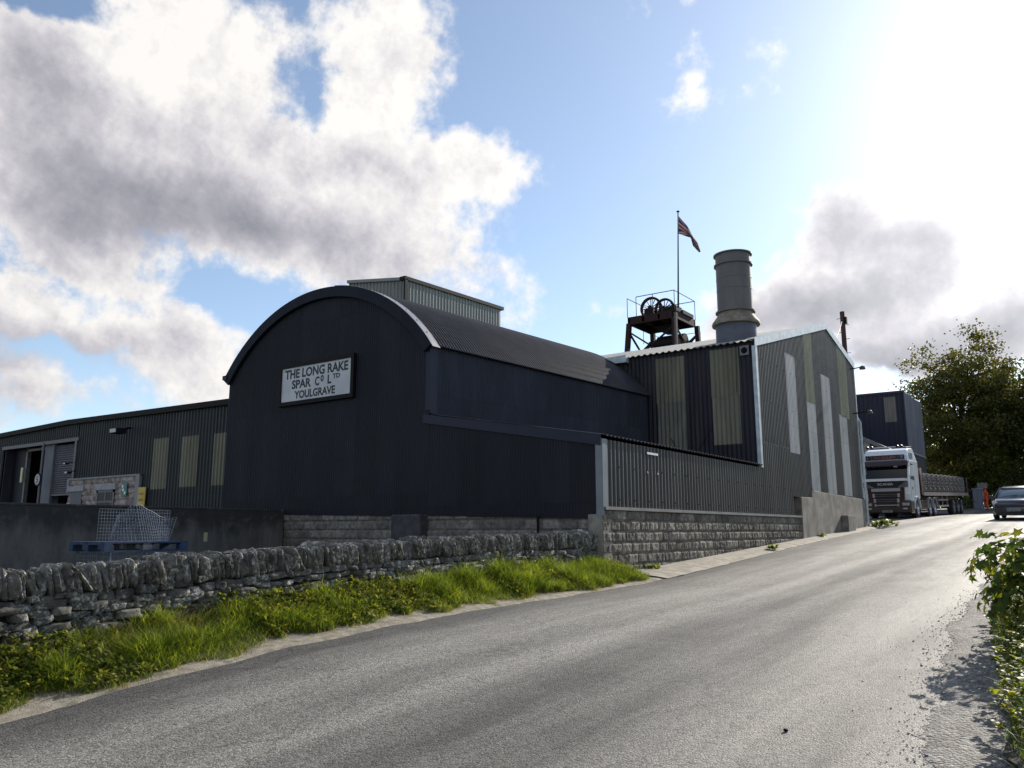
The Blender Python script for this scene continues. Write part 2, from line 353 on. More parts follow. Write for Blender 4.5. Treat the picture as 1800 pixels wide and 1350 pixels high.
def roadmat():
    m=bpy.data.materials.new('worn_asphalt'); m.use_nodes=True; N=NT(m.node_tree); b=N.n['Principled BSDF']
    tc=N.node('ShaderNodeTexCoord').outputs['Object']
    mp=N.node('ShaderNodeMapping'); N.l.new(tc,mp.inputs[0]); mp.inputs['Scale'].default_value=(1,.09,1)
    sep=N.node('ShaderNodeSeparateXYZ'); N.l.new(tc,sep.inputs[0])
    xw=N.m('MULTIPLY_ADD',N.m('SUBTRACT',N.noise(mp.outputs[0],.5,2,.5),.5),1.1,sep.outputs[0])
    # wheel tracks polished pale, a darker seam up the middle, a dark edge on the left
    def band(c,w): 
        q=N.m('DIVIDE',N.m('SUBTRACT',xw,c),w); return N.m('POWER',2.718,N.m('MULTIPLY',N.m('MULTIPLY',q,q),-1))
    tr=N.m('ADD',N.m('ADD',band(-5.7,.45),band(-2.1,.5)),N.m('ADD',band(-4.6,.25),band(-1.2,.3)))
    dk=N.m('ADD',N.m('ADD',band(-3.95,.28),N.m('MULTIPLY',band(-7.1,.45),1.2)),N.m('MULTIPLY',band(-3.2,.2),.6))
    ns=N.noise(mp.outputs[0],2.6,6,.65); fine=N.noise(tc,150,3,.7); mid=N.noise(tc,1.1,5,.6)
    f=N.m('ADD',N.m('MULTIPLY',tr,.38),N.m('MULTIPLY',dk,-.45)); f=N.m('ADD',f,N.m('MULTIPLY',N.m('SUBTRACT',ns,.5),1.3)); f=N.m('ADD',f,N.m('MULTIPLY',N.m('SUBTRACT',mid,.5),.6))
    f=N.m('ADD',f,.5,clamp=True)
    col=N.mix(f,(.086,.081,.076),(.26,.243,.215))
    sp=N.smooth(fine,.36,.66); col=N.vm('SCALE',col,sc=N.m('MULTIPLY_ADD',sp,.85,.58))
    vor=N.node('ShaderNodeTexVoronoi'); N.l.new(tc,vor.inputs['Vector']); vor.inputs['Scale'].default_value=62
    cs=N.node('ShaderNodeSeparateColor'); N.l.new(vor.outputs['Color'],cs.inputs[0])
    col=N.vm('SCALE',col,sc=N.m('MULTIPLY_ADD',cs.outputs[0],.95,.52))
    pat=N.smooth(N.noise(mp.outputs[0],1.1,4,.6),.56,.60); col=N.vm('SCALE',col,sc=N.m('MULTIPLY_ADD',pat,-.16,1.0))
    cv=N.node('ShaderNodeTexVoronoi',feature='DISTANCE_TO_EDGE'); wv=N.vm('ADD',tc,N.vm('SCALE',N.noise(tc,2.5,4,.7,0,1),sc=.5)); N.l.new(wv,cv.inputs['Vector']); cv.inputs['Scale'].default_value=.55
    ck=N.m('MULTIPLY',N.m('LESS_THAN',cv.outputs['Distance'],.0055),N.smooth(N.noise(tc,.6,2,.5),.50,.56)); col=N.vm('SCALE',col,sc=N.m('MULTIPLY_ADD',ck,-.45,1.0))
    spot=N.smooth(N.noise(tc,7,3,.6),.68,.74); col=N.vm('SCALE',col,sc=N.m('MULTIPLY_ADD',spot,-.28,1.0))
    N.l.new(col,b.inputs['Base Color'])
    N.l.new(N.m('MULTIPLY_ADD',f,-.14,.74),b.inputs['Roughness']); b.inputs['Specular IOR Level'].default_value=.24
    bp=N.node('ShaderNodeBump'); bp.inputs['Strength'].default_value=.85; bp.inputs['Distance'].default_value=.008
    N.l.new(N.m('ADD',fine,N.m('MULTIPLY',vor.outputs['Distance'],-1.0)),bp.inputs['Height']); N.l.new(bp.outputs[0],b.inputs['Normal']); return m
ROAD=roadmat()
VERGE=mat('dry_verge_soil',(.20,.17,.125),(.32,.28,.22),rough=.95,scale=9,bump=.6,bscale=60,dirt=(.08,.085,.04,.7),dscale=4)
GROUND=mat('grassy_ground',(.04,.06,.02),(.09,.10,.04),rough=.95,scale=2,bump=.6,bscale=20)
PAVE=mat('dusty_concrete_path',(.22,.195,.15),(.36,.325,.265),rough=.9,scale=3.5,bump=.5,bscale=40,dirt=(.13,.11,.085,.6),dscale=5)
YARD=mat('yard_concrete',(.12,.11,.10),(.2,.19,.17),rough=.9,scale=2)
SOIL=mat('dark_soil',(.03,.028,.018),(.06,.05,.03),rough=.95,scale=12,bump=.8,bscale=60)
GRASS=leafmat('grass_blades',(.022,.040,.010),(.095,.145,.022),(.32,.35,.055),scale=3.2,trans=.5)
DRYG=leafmat('dry_grass_blades',(.10,.09,.04),(.20,.17,.08),(.32,.28,.15),scale=2,trans=.35)
WEED=leafmat('weed_leaves',(.04,.07,.018),(.12,.15,.03),(.34,.31,.05),scale=3,trans=.45)
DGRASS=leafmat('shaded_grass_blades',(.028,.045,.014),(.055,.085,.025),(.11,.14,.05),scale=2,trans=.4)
SYC=leafmat('sycamore_leaves',(.025,.05,.012),(.06,.095,.02),(.26,.23,.035),scale=3,trans=.5)
OAK=leafmat('tree_leaves',(.034,.040,.014),(.075,.078,.024),(.19,.165,.04),scale=.45,trans=.35)
OAK2=leafmat('far_tree_leaves',(.030,.042,.016),(.062,.078,.026),(.16,.17,.045),scale=.4,trans=.35)
BARK=mat('bark',(.022,.016,.012),(.045,.034,.026),rough=.95,scale=8,bump=.8,bscale=20)
BRIGHTL=leafmat('bright_leaves',(.06,.09,.02),(.12,.16,.03),(.24,.25,.05),scale=.8,trans=.5)

# ------------------------------------------------------------------ ground level
GY=np.array([-60,0,36,50,63,74,90,140,400.]); GZ=np.array([-2.6,0,1.70,2.35,2.76,3.2,3.8,5.0,7.0])
BY=np.array([-2,1.5,3.07,4.24,5.8,7.5,9.9,13.7,16]); BZ=np.array([-.05,-.03,0,.075,.15,.155,.115,0,0])
def gz(X,Y):
    X=np.asarray(X,float); Y=np.asarray(Y,float)
    w=np.clip((-X-2.5)/4.5,0,1); w=w*w*(3-2*w); w=w*np.clip((X+14)/4,0,1)
    return np.interp(Y,GY,GZ)+w*np.interp(Y,BY,BZ)
def g1(X,Y): return float(gz(X,Y))
def sheet(name,xs,ys,zf,m,parent=None,rnd=None):
    XX,YY=np.meshgrid(xs,ys); ZZ=zf(XX,YY); nx,ny=len(xs),len(ys)
    V=np.stack([XX,YY,ZZ],-1).reshape(-1,3); i=np.arange(nx-1)[None,:]+nx*np.arange(ny-1)[:,None]
    F=np.stack([i,i+1,i+1+nx,i+nx],-1).reshape(-1,4)
    return npmesh(name,V,F,m,parent,smooth=True)
# ================================================================== SETTING
def ledge(Y): return np.interp(Y,[-40,3,14,17,25,37,60,80,140],[-7.25,-7.2,-7.15,-7.2,-7.6,-7.8,-7.2,-6.9,-6.5])
def redge(Y): return np.interp(Y,[-40,0,5.9,11,20,60,140],[-.1,-.3,-.9,-1.45,-1.75,-1.5,-1.0])
bx=[-400,-200,-100,-60,-40,-30,-24,-18,-14,-12,-10,-8.2,-7,-6,-4,-2,0,3,8,15,30,60,120,300,500]
by=[-60,-30,-10,-4,0,1.5,3,4.2,5.8,7.5,9.9,12,14,16,20,26,32,38,45,55,63,74,90,110,140,200,300,600,1500]
def gfz(X,Y): return gz(X,Y)-.05
tag(sheet('ground',bx,by,gfz,GROUND),kind='structure')
def strip(name,lf,rf,ys,n,zo,m,jl=0,jr=0):
    ys=np.asarray(ys,float); L=np.array([lf(y) for y in ys])+RNG.normal(0,1,len(ys))*jl; R=np.array([rf(y) for y in ys])+RNG.normal(0,1,len(ys))*jr
    u=np.linspace(0,1,n); XX=L[:,None]*(1-u)+R[:,None]*u; YY=np.repeat(ys[:,None],n,1)
    ZZ=gz(XX,YY)+(zo(u,XX,YY) if callable(zo) else zo)
    V=np.stack([XX,YY,ZZ],-1).reshape(-1,3); i=np.arange(n-1)[None,:]+n*np.arange(len(ys)-1)[:,None]
    return npmesh(name,V,np.stack([i,i+1,i+1+n,i+n],-1).reshape(-1,4),m,smooth=True)
yr=np.concatenate([np.arange(-12,30,.35),np.arange(30,140,2)])
tag(strip('road',lambda y:ledge(y)+.04*math.sin(y*1.3)+.03*math.sin(y*4.1),lambda y:redge(y)+.02*math.sin(y*2.1),yr,16,0.0,ROAD,.012,.02),kind='structure')
tag(strip('forecourt',lambda y:-24,lambda y:ledge(y)-.02,np.arange(36.95,86,1.5),10,-.006,ROAD),kind='structure')
# loose grit along the right hand edge of the road
def gritmat():
    m=bpy.data.materials.new('road_edge_grit'); m.use_nodes=True; N=NT(m.node_tree); b=N.n['Principled BSDF']; tc=N.node('ShaderNodeTexCoord').outputs['Object']
    col=N.mix(N.smooth(N.noise(tc,6,6,.7),.35,.65),(.12,.11,.10),(.24,.225,.205))
    hs=[]
    for sc_ in (38,90):
        v=N.node('ShaderNodeTexVoronoi'); N.l.new(tc,v.inputs['Vector']); v.inputs['Scale'].default_value=sc_; c=N.node('ShaderNodeSeparateColor'); N.l.new(v.outputs['Color'],c.inputs[0])
        col=N.vm('SCALE',col,sc=N.m('MULTIPLY_ADD',c.outputs[0],.9,.55)); hs.append(N.m('MULTIPLY',v.outputs['Distance'],1/sc_*40))
    N.l.new(col,b.inputs['Base Color']); b.inputs['Roughness'].default_value=.8; b.inputs['Specular IOR Level'].default_value=.4
    bp=N.node('ShaderNodeBump'); bp.inputs['Strength'].default_value=1.0; bp.inputs['Distance'].default_value=.014; N.l.new(N.m('MULTIPLY',N.m('ADD',hs[0],hs[1]),-1),bp.inputs['Height']); N.l.new(bp.outputs[0],b.inputs['Normal']); return m
GRIT=gritmat()
tag(strip('road_shoulder',lambda y:redge(y)-.16+.05*math.sin(y*2.7),lambda y:redge(y)+.75,np.arange(-3,30,.12),10,lambda u,X,Y:.002+.016*np.clip(u/.12,0,1),GRIT,.025),kind='structure')
# left verge: pale dry strip by the tarmac, soil bank rising to the dry stone wall
tag(strip('verge',lambda y:-8.40,lambda y:ledge(y)+.10,np.arange(-6,15.6,.2),8,lambda u,X,Y:.014-.045*np.clip((u-.9)/.1,0,1)+.26*np.clip((-X-7.35)/.9,0,1)**1.2*np.clip((15.8-Y)/1.5,0,1),VERGE,0,.035),kind='structure')
tag(strip('path',lambda y:-8.25,lambda y:ledge(y)+.05,np.arange(15.0,37.6,.3),6,lambda u,X,Y:.075-.065*u**3,PAVE,0,.02),kind='structure')
def bank(u,X,Y): 
    d=np.clip(X-redge(Y)-.12,0,None); return .01+.62*np.clip(d/1.7,0,1)**1.1+.02*np.sin(X*9)*np.sin(Y*7)
tag(strip('right_bank',lambda y:redge(y)+.30+.06*math.sin(y*5),lambda y:redge(y)+9,np.arange(-4,60,.3),40,bank,SOIL),kind='structure')
# raised works yard behind the retaining wall
mb=MB(); mb.box((-60,-8,-.5),(-18.3,14.75,1.25)); tag(mb.build('yard',YARD),kind='structure')

BOLT=[None]
def bolt_parts(parent,ys,zs,x):
    if BOLT[0] is None:
        me=bpy.data.meshes.new('fixing_bolt'); bm=bmesh.new(); bmesh.ops.create_cone(bm,segments=8,radius1=.02,radius2=.012,depth=.016,cap_ends=True); bmesh.ops.rotate(bm,verts=bm.verts,matrix=Matrix.Rotation(math.pi/2,3,'Y')); bm.to_mesh(me); bm.free(); me.materials.append(DARKTRIM); BOLT[0]=me
    for y in ys:
        for z in zs:
            o=bpy.data.objects.new('fixing_bolt',BOLT[0]); C.objects.link(o); o.parent=parent; o.location=Vector((x,y,z))-OFF[parent.name]
# ================================================================== CORRUGATED SHEETING
def corr(mb,axis,a0,a1,plane,sg,bot,top,pitch,amp,trap=False):
    n=max(1,int(round((a1-a0)/pitch)))
    if trap: fr=[0,.10,.22,.78,.90]; hh=[1,1,0,0,1]
    else: fr=[k/6 for k in range(6)]; hh=[.5+.5*math.cos(2*math.pi*k/6) for k in range(6)]
    us=[];hs=[]
    k0=math.floor(a0/pitch)
    k=k0
    while k*pitch<a1:
        for f_,h_ in zip(fr,hh):
            u=(k+f_)*pitch
            if a0<=u<=a1: us.append(u);hs.append(h_)
        k+=1
    us=[a0]+us+[a1]; hs=[hs[0]]+hs+[hs[-1]]
    V=[]
    for u,h in zip(us,hs):
        d=plane+sg*amp*h; b=bot(u) if callable(bot) else bot; t=top(u) if callable(top) else top
        for z in (b,t): V.append((u,d,z) if axis=='X' else (d,u,z))
    F=[(2*i,2*i+2,2*i+3,2*i+1) for i in range(len(us)-1)]
    return mb.add(V,F)
def bolts(mb,axis,us,zs,plane,sg,r=.014):
    for u in us:
        for z in zs:
            zz=z(u) if callable(z) else z
            p=(u,plane,zz) if axis=='X' else (plane,u,zz)
            if axis=='X': mb.box((u-r,plane,zz-r),(u+r,plane+sg*.012,zz+r))
            else: mb.box((plane,u-r,zz-r),(plane+sg*.012,u+r,zz+r))

FY=14.42; GX=-8.23; SY=24.0
# ------------------------------------------------------------------ barrel roofed barn
BR=-12.93; BL=-21.02; ZE=6.20; RISE=1.98; SK=1.04/9.58
barn=thing('barrel_roofed_barn','dark navy corrugated barn with a rounded barrel roof, carrying the black and white name board','barn',(-17,FY,1.0))
HWID=(BR-BL)/2; BRAD=(HWID**2+RISE**2)/(2*RISE); BA=math.asin(HWID/BRAD)
def arcz(x,c=(BR+BL)/2): 
    d=max(-HWID,min(HWID,x-c)); return ZE+RISE-BRAD+math.sqrt(BRAD**2-d*d)
mb=MB(); corr(mb,'X',BL,BR,FY,-1,lambda x:np.interp(x,[-21,-19,-8.2],[2.10,2.08,1.88]),lambda x:arcz(x)-.03,.076,.018)
bolts(mb,'X',np.arange(BL+.2,BR,.76),[2.9,4.3,lambda x:min(5.6,arcz(x)-.4)],FY-.018,-1,.012)
mb.build('front_wall',NAVY,barn,fixn=False)
# far side and back so that the barn is closed
mb=MB(); V=[]; 
mb.add([(BR,FY+.02,3.2),(BR+SK*9.58,SY,3.2),(BR+SK*9.58,SY,ZE-.05),(BR,FY+.02,ZE)],[(0,1,2,3)])
mb=MB()
nn=int(9.58/.076)
V=[];
for i in range(nn*6+1):
    y=FY+.02+i*.076/6; 
    if y>SY: break
    h=.5+.5*math.cos(2*math.pi*i/6); x=BR+SK*(y-FY)+.018*h
    V+= [(x,y,3.2),(x,y,ZE-.01-(y-FY)*.008)]
mb.add(V,[(2*i,2*i+2,2*i+3,2*i+1) for i in range(len(V)//2-1)])
mb.build('side_wall',mat('blue_navy_sheet',(.010,.013,.026),(.015,.020,.038),sheet=.2,spec=.28,rough=.48,scale=1.5,stretch=(1,1,.25),rv=.15,dirt=(.035,.028,.035,.4)),barn,fixn=False)
mb=MB(); mb.box((BL-.02,FY+.03,1.2),(BL+.05,SY,ZE)); mb.build('rear_side_wall',NAVY,barn)
def barrel(y0,y1,dr,pitch,amp,nseg=36,ext=.035):
    V=[];rows=[]; y=y0;i=0
    ys=[]
    while y<=y1: ys.append((y,.5+.5*math.cos(2*math.pi*i/4))); y+=pitch/4;i+=1
    for yy,h in ys:
        cx=(BR+BL)/2+SK*(yy-FY); cz=ZE+RISE-BRAD-(yy-FY)*.008
        for k in range(nseg+1):
            t=-BA-ext+(2*BA+2*ext)*k/nseg; r=BRAD+dr+amp*h
            V.append((cx+r*math.sin(t),yy,cz+r*math.cos(t)))
    n=nseg+1
    V=np.array(V); i=np.arange(n-1)[None,:]+n*np.arange(len(ys)-1)[:,None]
    return V,np.stack([i,i+n,i+1+n,i+1],-1).reshape(-1,4)
V,F=barrel(FY-.10,SY+.05,.025,.105,.034); npmesh('roof',V,F,ROOFB,barn,smooth=False)
# barge board on the gable and pale capping, cut short to draw only where the edge catches light
def ring(mb,r0,r1,y0,y1,t0,t1,n=40):
    cx=(BR+BL)/2; cz=ZE+RISE-BRAD; V=[]
    for k in range(n+1):
        t=t0+(t1-t0)*k/n
        for r,y in((r0,y0),(r1,y0),(r1,y1),(r0,y1)): V.append((cx+r*math.sin(t),y,cz+r*math.cos(t)))
    F=[]
    for k in range(n):
        for j in range(4): F.append((4*k+j,4*k+(j+1)%4,4*k+4+(j+1)%4,4*k+4+j))
    F.append((0,1,2,3)); F.append((4*n,4*n+3,4*n+2,4*n+1)); mb.add(V,F)
mb=MB(); ring(mb,BRAD-.24,BRAD+.045,FY-.14,FY-.055,-BA-.03,BA+.03); mb.build('barge_board',mat('barge_paint',(.010,.013,.022),(.014,.017,.028),spec=.15,rough=.7,scale=3),barn)
mb=MB(); ring(mb,BRAD+.053,BRAD+.062,FY-.15,FY+.13,.12,BA+.05)
for k in range(9):
    t=.1+k*.095; mb.box(((BR+BL)/2+(BRAD+.06)*math.sin(t)-.015,FY-.03,ZE+RISE-BRAD+(BRAD+.06)*math.cos(t)-.01),((BR+BL)/2+(BRAD+.06)*math.sin(t)+.015,FY,ZE+RISE-BRAD+(BRAD+.06)*math.cos(t)+.02))
mb.build('roof_capping',mat('pale_capping',(.20,.20,.22),(.27,.27,.29),rough=.45,scale=3,metal=.2),barn)
mb=MB(); mb.box((BR-.10,FY-.045,4.5),(BR+.04,FY-.03,ZE-.02)); mb.box((BR+.025,FY-.03,4.42),(BR+.04,FY+.22,ZE-.02)); mb.build('corner_flashing',NAVY2,barn)
mb=MB(); mb.box((BL-.14,FY-.17,ZE-.10),(BL+.04,FY+.1,ZE+.03)); mb.build('gutter_end',NAVY2,barn)

# rock faced block courses, a real relief
def vnoise(x,y,seed=0):
    xi=np.floor(x).astype(int); yi=np.floor(y).astype(int); xf=x-xi; yf=y-yi
    def h(a,b): 
        n=(a*374761393+b*668265263+seed*1442695041)&0x7fffffff; n=((n^(n>>13))*1274126177)&0x7fffffff; return ((n^(n>>16))&0xffff)/65535.
    u=xf*xf*(3-2*xf); v=yf*yf*(3-2*yf)
    return (h(xi,yi)*(1-u)+h(xi+1,yi)*u)*(1-v)+(h(xi,yi+1)*(1-u)+h(xi+1,yi+1)*u)*v
def blocks(name,axis,a0,a1,plane,sg,zlo,ztop,m,parent,course=.225,blen=.45,depth=.05,step=.022,seed=1,phase=0,fine=7):
    us=np.arange(a0,a1+step,step); us[-1]=a1; zmax=max(ztop(a0),ztop(a1)) if callable(ztop) else ztop
    zs=np.arange(zlo,zmax+step*.8,step*.8); U,Z=np.meshgrid(us,zs)
    top=np.vectorize(ztop)(U) if callable(ztop) else ztop
    row=np.floor((zmax-Z)/course+phase).astype(int); fz=((zmax-Z)/course+phase)-row
    offs=(row%2)*.5+np.sin(row*7.3)*.12; bu=U/blen+offs; col=np.floor(bu).astype(int); fu=bu-col
    eu=np.minimum(fu,1-fu)*blen; ez=np.minimum(fz,1-fz)*course; e=np.minimum(eu,ez)
    k=np.clip((e-.007-.006*vnoise(U*30,Z*30,seed+7))/.030,0,1)**.6*(.75+.5*vnoise(U*1.3,Z*2,seed+9))
    rn=(np.sin(row*127.1+col*311.7+seed)*43758.5)%1
    nz=vnoise(U*fine+rn*50,Z*fine*.55,seed)*.45+vnoise(U*fine*2.2,Z*fine*1.1,seed+1)*.4+vnoise(U*fine*5,Z*fine*4,seed+2)*.25
    H=k*(.25+.35*rn+.8*nz)*depth
    Zc=np.minimum(Z,top); P=plane+sg*H
    V=np.stack([U,P,Zc] if axis=='X' else [P,U,Zc],-1).reshape(-1,3)
    n=len(us); i=np.arange(n-1)[None,:]+n*np.arange(len(zs)-1)[:,None]
    F=np.stack([i,i+1,i+1+n,i+n],-1).reshape(-1,4)
    rr=np.where(e>.012,rn,.62)
    return npmesh(name,V,F,m,parent,smooth=True,rnd=rr.ravel())
# ------------------------------------------------------------------ lean-to on the road side
lean=thing('lean_to_store','low lean-to of dark and grey corrugated sheet standing on a rock faced block plinth','shed',(-10.5,FY,.7))
def lz(x): return np.interp(x,[BR,GX],[4.36,3.56])
mb=MB(); corr(mb,'X',BR+.001,GX-.02,FY,-1,lambda x:np.interp(x,[BR,GX],[1.98,1.88]),lambda x:lz(x)-.1,.076,.018)
bolts(mb,'X',np.arange(BR+.3,GX,.76),[2.15,3.1],FY-.018,-1,.012)
mb.build('front_wall',NAVY,lean,fixn=False)
mb=MB(); mb.prism([(BR-.15,lz(BR)-.17),(GX+.02,lz(GX)-.2),(GX+.02,lz(GX)+.03),(BR-.15,lz(BR)+.04)],'Y',FY-.065,FY-.022); mb.build('roof_flashing',NAVY2,lean)
mb=MB(); corr(mb,'Y',FY+.03,27.5,GX,1,2.13,lambda y:3.50 if y<SY else (4.30 if y<26.95 else 2.13),.17,.036,True)
mb.build('side_wall',GREYC,lean,fixn=False)
bolt_parts(lean,np.arange(FY+.7,27.4,.68),[2.28,2.95],GX+.042)
mb=MB(); corr(mb,'Y',FY-.02,SY,0,1,0,1,.17,.03)
V=[(GX+.09,y,3.56+h-0) if z==0 else (BR+.1,y,4.36+h) for (h,y,z) in mb.v]
m2=MB(); m2.add(V,mb.f); m2.add([(a,b,c-.012) for a,b,c in V],mb.f)
m2.build('roof',ROOFB,lean,fixn=False)
mb=MB(); mb.box((GX-.11,FY-.04,1.95),(GX+.05,FY+.0,3.50)); mb.box((GX+.045,FY-.04,2.08),(GX+.055,FY+.16,3.50)); mb.build('corner_flashing',mat('blue_grey_flashing',(.13,.145,.17),(.17,.185,.21),rough=.5,scale=2),lean)
mb=MB(); mb.box((GX+.0,FY+.02,2.06),(GX+.085,27.55,2.125)); mb.build('base_flashing',mat('dull_sill',(.14,.135,.13),(.2,.19,.18),rough=.6,scale=4),lean)
blocks('side_plinth','Y',FY-.02,27.62,GX+.0,1,.45,2.07,BLOCKL,lean,depth=.045,seed=3,blen=.44,fine=13)
blocks('front_plinth','X',-21.0,GX+.0,FY+.06,-1,.4,lambda x:np.interp(x,[-19,-8.2],[2.1,1.90]),BLOCKD,lean,depth=.05,seed=5,fine=6)
mb=MB(); mb.box((GX-.32,FY-.03,.3),(GX+.03,FY+.35,1.97)); mb.build('corner_pier',REND,lean,bevel=.02)
mb=MB(); a=PY(700,905,FY).x; b=PY(751,905,FY).x; mb.box((a,FY-.25,.3),(b,FY+.05,2.02)); mb.build('buttress',mat('dark_pier',(.04,.038,.045),(.07,.065,.07),rough=.95,scale=5,bump=.8,bscale=30),lean,bevel=.03)
a=PY(947,915,FY).x
mb=MB(); mb.tube([(a,FY-.03,.4),(a,FY-.03,1.95)],.028,8); mb.build('waste_pipe',BLACKM,lean)
mb=MB(); a=PX(1134,797,GX); b=PX(1153,800,GX); mb.box((GX+.04,a.y,a.z-.02),(GX+.055,b.y,a.z+.03)); mb.build('metal_strip',WHITEP,lean)
for p in((1135.5,830),(1153.5,833)): q=PX(p[0],p[1],GX); mb=MB(); mb.box((GX+.038,q.y-.015,q.z-.02),(GX+.05,q.y+.015,q.z+.02)); mb.build('bolt_plate',WHITEP,lean)
# ------------------------------------------------------------------ gabled shed
shed=thing('gabled_shed','tall gabled shed of grey corrugated sheet with four pale translucent strips facing the road','shed',(GX-5,30,1.2))
YA,ZA=32.3,9.62; YR=36.35; ZR=8.72; ZL=7.40
def gt(y): return np.interp(y,[SY,YA,YR],[ZL,ZA,ZR])-.06
def gb(y): return 3.50 if y<SY+.0 else (4.28 if y<26.95 else (2.75 if y<28.85 else 2.96))
mb=MB()
corr(mb,'Y',SY+.05,26.95,GX,1,4.27,gt,.146,.034,True); corr(mb,'Y',26.95,28.85,GX,1,2.74,gt,.146,.034,True); corr(mb,'Y',28.85,YR,GX,1,2.97,gt,.146,.034,True)
mb.build('road_side_wall',GREYC,shed,fixn=False)
bolt_parts(shed,np.arange(SY+.5,YR,.73),[4.4,5.6,6.9],GX+.040); bolt_parts(shed,np.arange(29,YR,.73),[3.1,7.9],GX+.040)
mb=MB(); corr(mb,'X',-22,GX-.02,SY+.02,-1,3.4,ZL-.03,.146,.036); mb.build('side_wall',SIDEC,shed,fixn=False)
def ystrip(y0,y1,z0,z1,m,nm='translucent_panel'):
    mb=MB(); corr(mb,'Y',y0,y1,GX+.007,1,z0,z1,.146,.035,True); mb.build(nm,m,shed,fixn=False)
ystrip(26.95,28.0,4.18,7.55,WHIS); ystrip(29.1,30.2,6.16,lambda y:gt(y)-.02,GRNS); ystrip(29.05,30.1,3.0,6.18,WHIS)
ystrip(31.2,32.35,2.99,7.48,WHIS); ystrip(33.75,35.1,6.16,lambda y:gt(y)-.02,GRNS); ystrip(33.5,34.6,2.99,6.20,WHIS)
mb=MB()
for y in (27.0,): mb.lathe([(.001,.02),(.10,.018),(.16,.0)],(GX+.045,27.45,7.2),14,'X')
def xstrip(x0,x1,z0,z1,m):
    mb=MB(); corr(mb,'X',x0,x1,SY+.012,-1,z0,z1,.146,.037); mb.build('translucent_panel',m,shed,fixn=False)
xstrip(-11.55,-10.55,5.72,7.22,YELS); xstrip(-11.53,-10.53,4.0,5.74,mat('dark_lower_sheet',(.095,.090,.076),(.15,.14,.11),rough=.6,scale=2,stretch=(1,1,.3),dirt=(.03,.028,.035,.8)))  # lower part of the strip in a darker, patchy colour
xstrip(-9.66,-8.73,5.75,7.27,YELS); xstrip(-9.64,-8.75,4.25,5.77,mat('brown_stained_sheet',(.13,.12,.095),(.18,.165,.12),rough=.6,scale=2,stretch=(1,1,.3),dirt=(.05,.045,.045,.7)))
# roof: two slopes of fibre cement sheeting, corrugations running down the slope
def slope(y0,z0,y1,z1,x0,x1,pitch,amp,m,nm):
    mb=MB(); corr(mb,'X',x0,x1,0,1,0,1,pitch,amp); V=[(x,y0 if t==0 else y1,(z0 if t==0 else z1)+h) for x,h,t in mb.v]
    m2=MB(); m2.add(V,mb.f); m2.add([(a,b,c-.02) for a,b,c in V],mb.f); return m2.build(nm,m,shed,fixn=False)
slope(SY-.14,ZL-.03,YA,ZA+.02,-22,GX+.0,.22,.05,FIBRE,'roof'); slope(YR+.12,ZR-.02,YA,ZA+.02,-22,GX+.0,.22,.05,FIBRE,'roof')
mb=MB(); n=MB()
def verge(p,q,nm):
    mb=MB(); (y0,z0),(y1,z1)=p,q
    mb.prism([(y0,z0-.20),(y1,z1-.20),(y1,z1+.06),(y0,z0+.06)],'X',GX+.045,GX+.065)
    mb.prism([(y0,z0+.062),(y1,z1+.062),(y1,z1+.074),(y0,z0+.074)],'X',GX-.2,GX+.064)
    mb.build(nm,FLASH,shed)
verge((SY-.1,ZL),(YA,ZA+.03),'verge_flashing'); verge((YA,ZA+.03),(YR+.15,ZR-.02),'verge_flashing')
mb=MB(); mb.box((GX+.038,SY-.06,3.5),(GX+.05,SY+.12,ZL-.16)); mb.box((GX-.06,SY-.055,3.5),(GX+.05,SY-.043,ZL-.16)); mb.build('corner_flashing',FLASH,shed)
mb=MB(); mb.box((GX+.0,YR-.02,3.0),(GX+.06,YR+.08,ZR-.2)); mb.tube([(GX+.1,YR+.25,2.0),(GX+.1,YR+.25,6.2),(GX-.05,YR+.25,6.5)],.05,8); mb.build('downpipe',FLASH,shed)
mb=MB(); mb.box((-22,SY+.4,1.5),(GX-.3,YR-.1,7.2)); mb.box((-22,YR-.12,1.3),(GX-.0,YR,8.6)); mb.build('inner_walls',SIDEC,shed)
# stained concrete base, sloping with the lane
mb=MB(); mb.prism([(27.6,.9),(28.9,.9),(37.0,1.4),(37.0,2.92),(28.88,3.0),(28.88,2.76),(27.6,2.74)],'X',GX-.6,GX+.08)
mb.box((GX-8,36.72,1.2),(GX-.6,37.0,2.9)); base=mb.build('concrete_base',REND,shed,bevel=.02)
mb=MB(); mb.box((GX+.08,32.45,1.2),(GX+.34,33.5,2.2)); mb.build('base_block',REND,shed,bevel=.02)
a=PY(1090,630,SY)
mb=MB(); mb.prism([(-13.3,7.43),(-12.5,7.45),(-12.5,7.2),(-12.9,7.2)],'Y',SY-.3,SY-.1); mb.build('gutter_flashing',FLASH,shed)
def cable(mb,pts,r=.008,sag=0,n=10):
    for p,q in zip(pts[:-1],pts[1:]):
        p=Vector(p);q=Vector(q); mb.tube([p.lerp(q,i/n)+Vector((0,0,-sag*4*(i/n)*(1-i/n))) for i in range(n+1)],r,5)
for pts_,r_,sg_ in (([(1106,640),(1143,705),(1146,775)],.009,0),([(1293,602),(1295,690)],.008,0),([(1252,748),(1228,790)],.008,.05),([(1178,770),(1188,788)],.012,-.05)):
    mb=MB(); cable(mb,[PY(a_,b_,SY-.06) for a_,b_ in pts_],r_,sg_); mb.build('cable',DARKTRIM,shed)
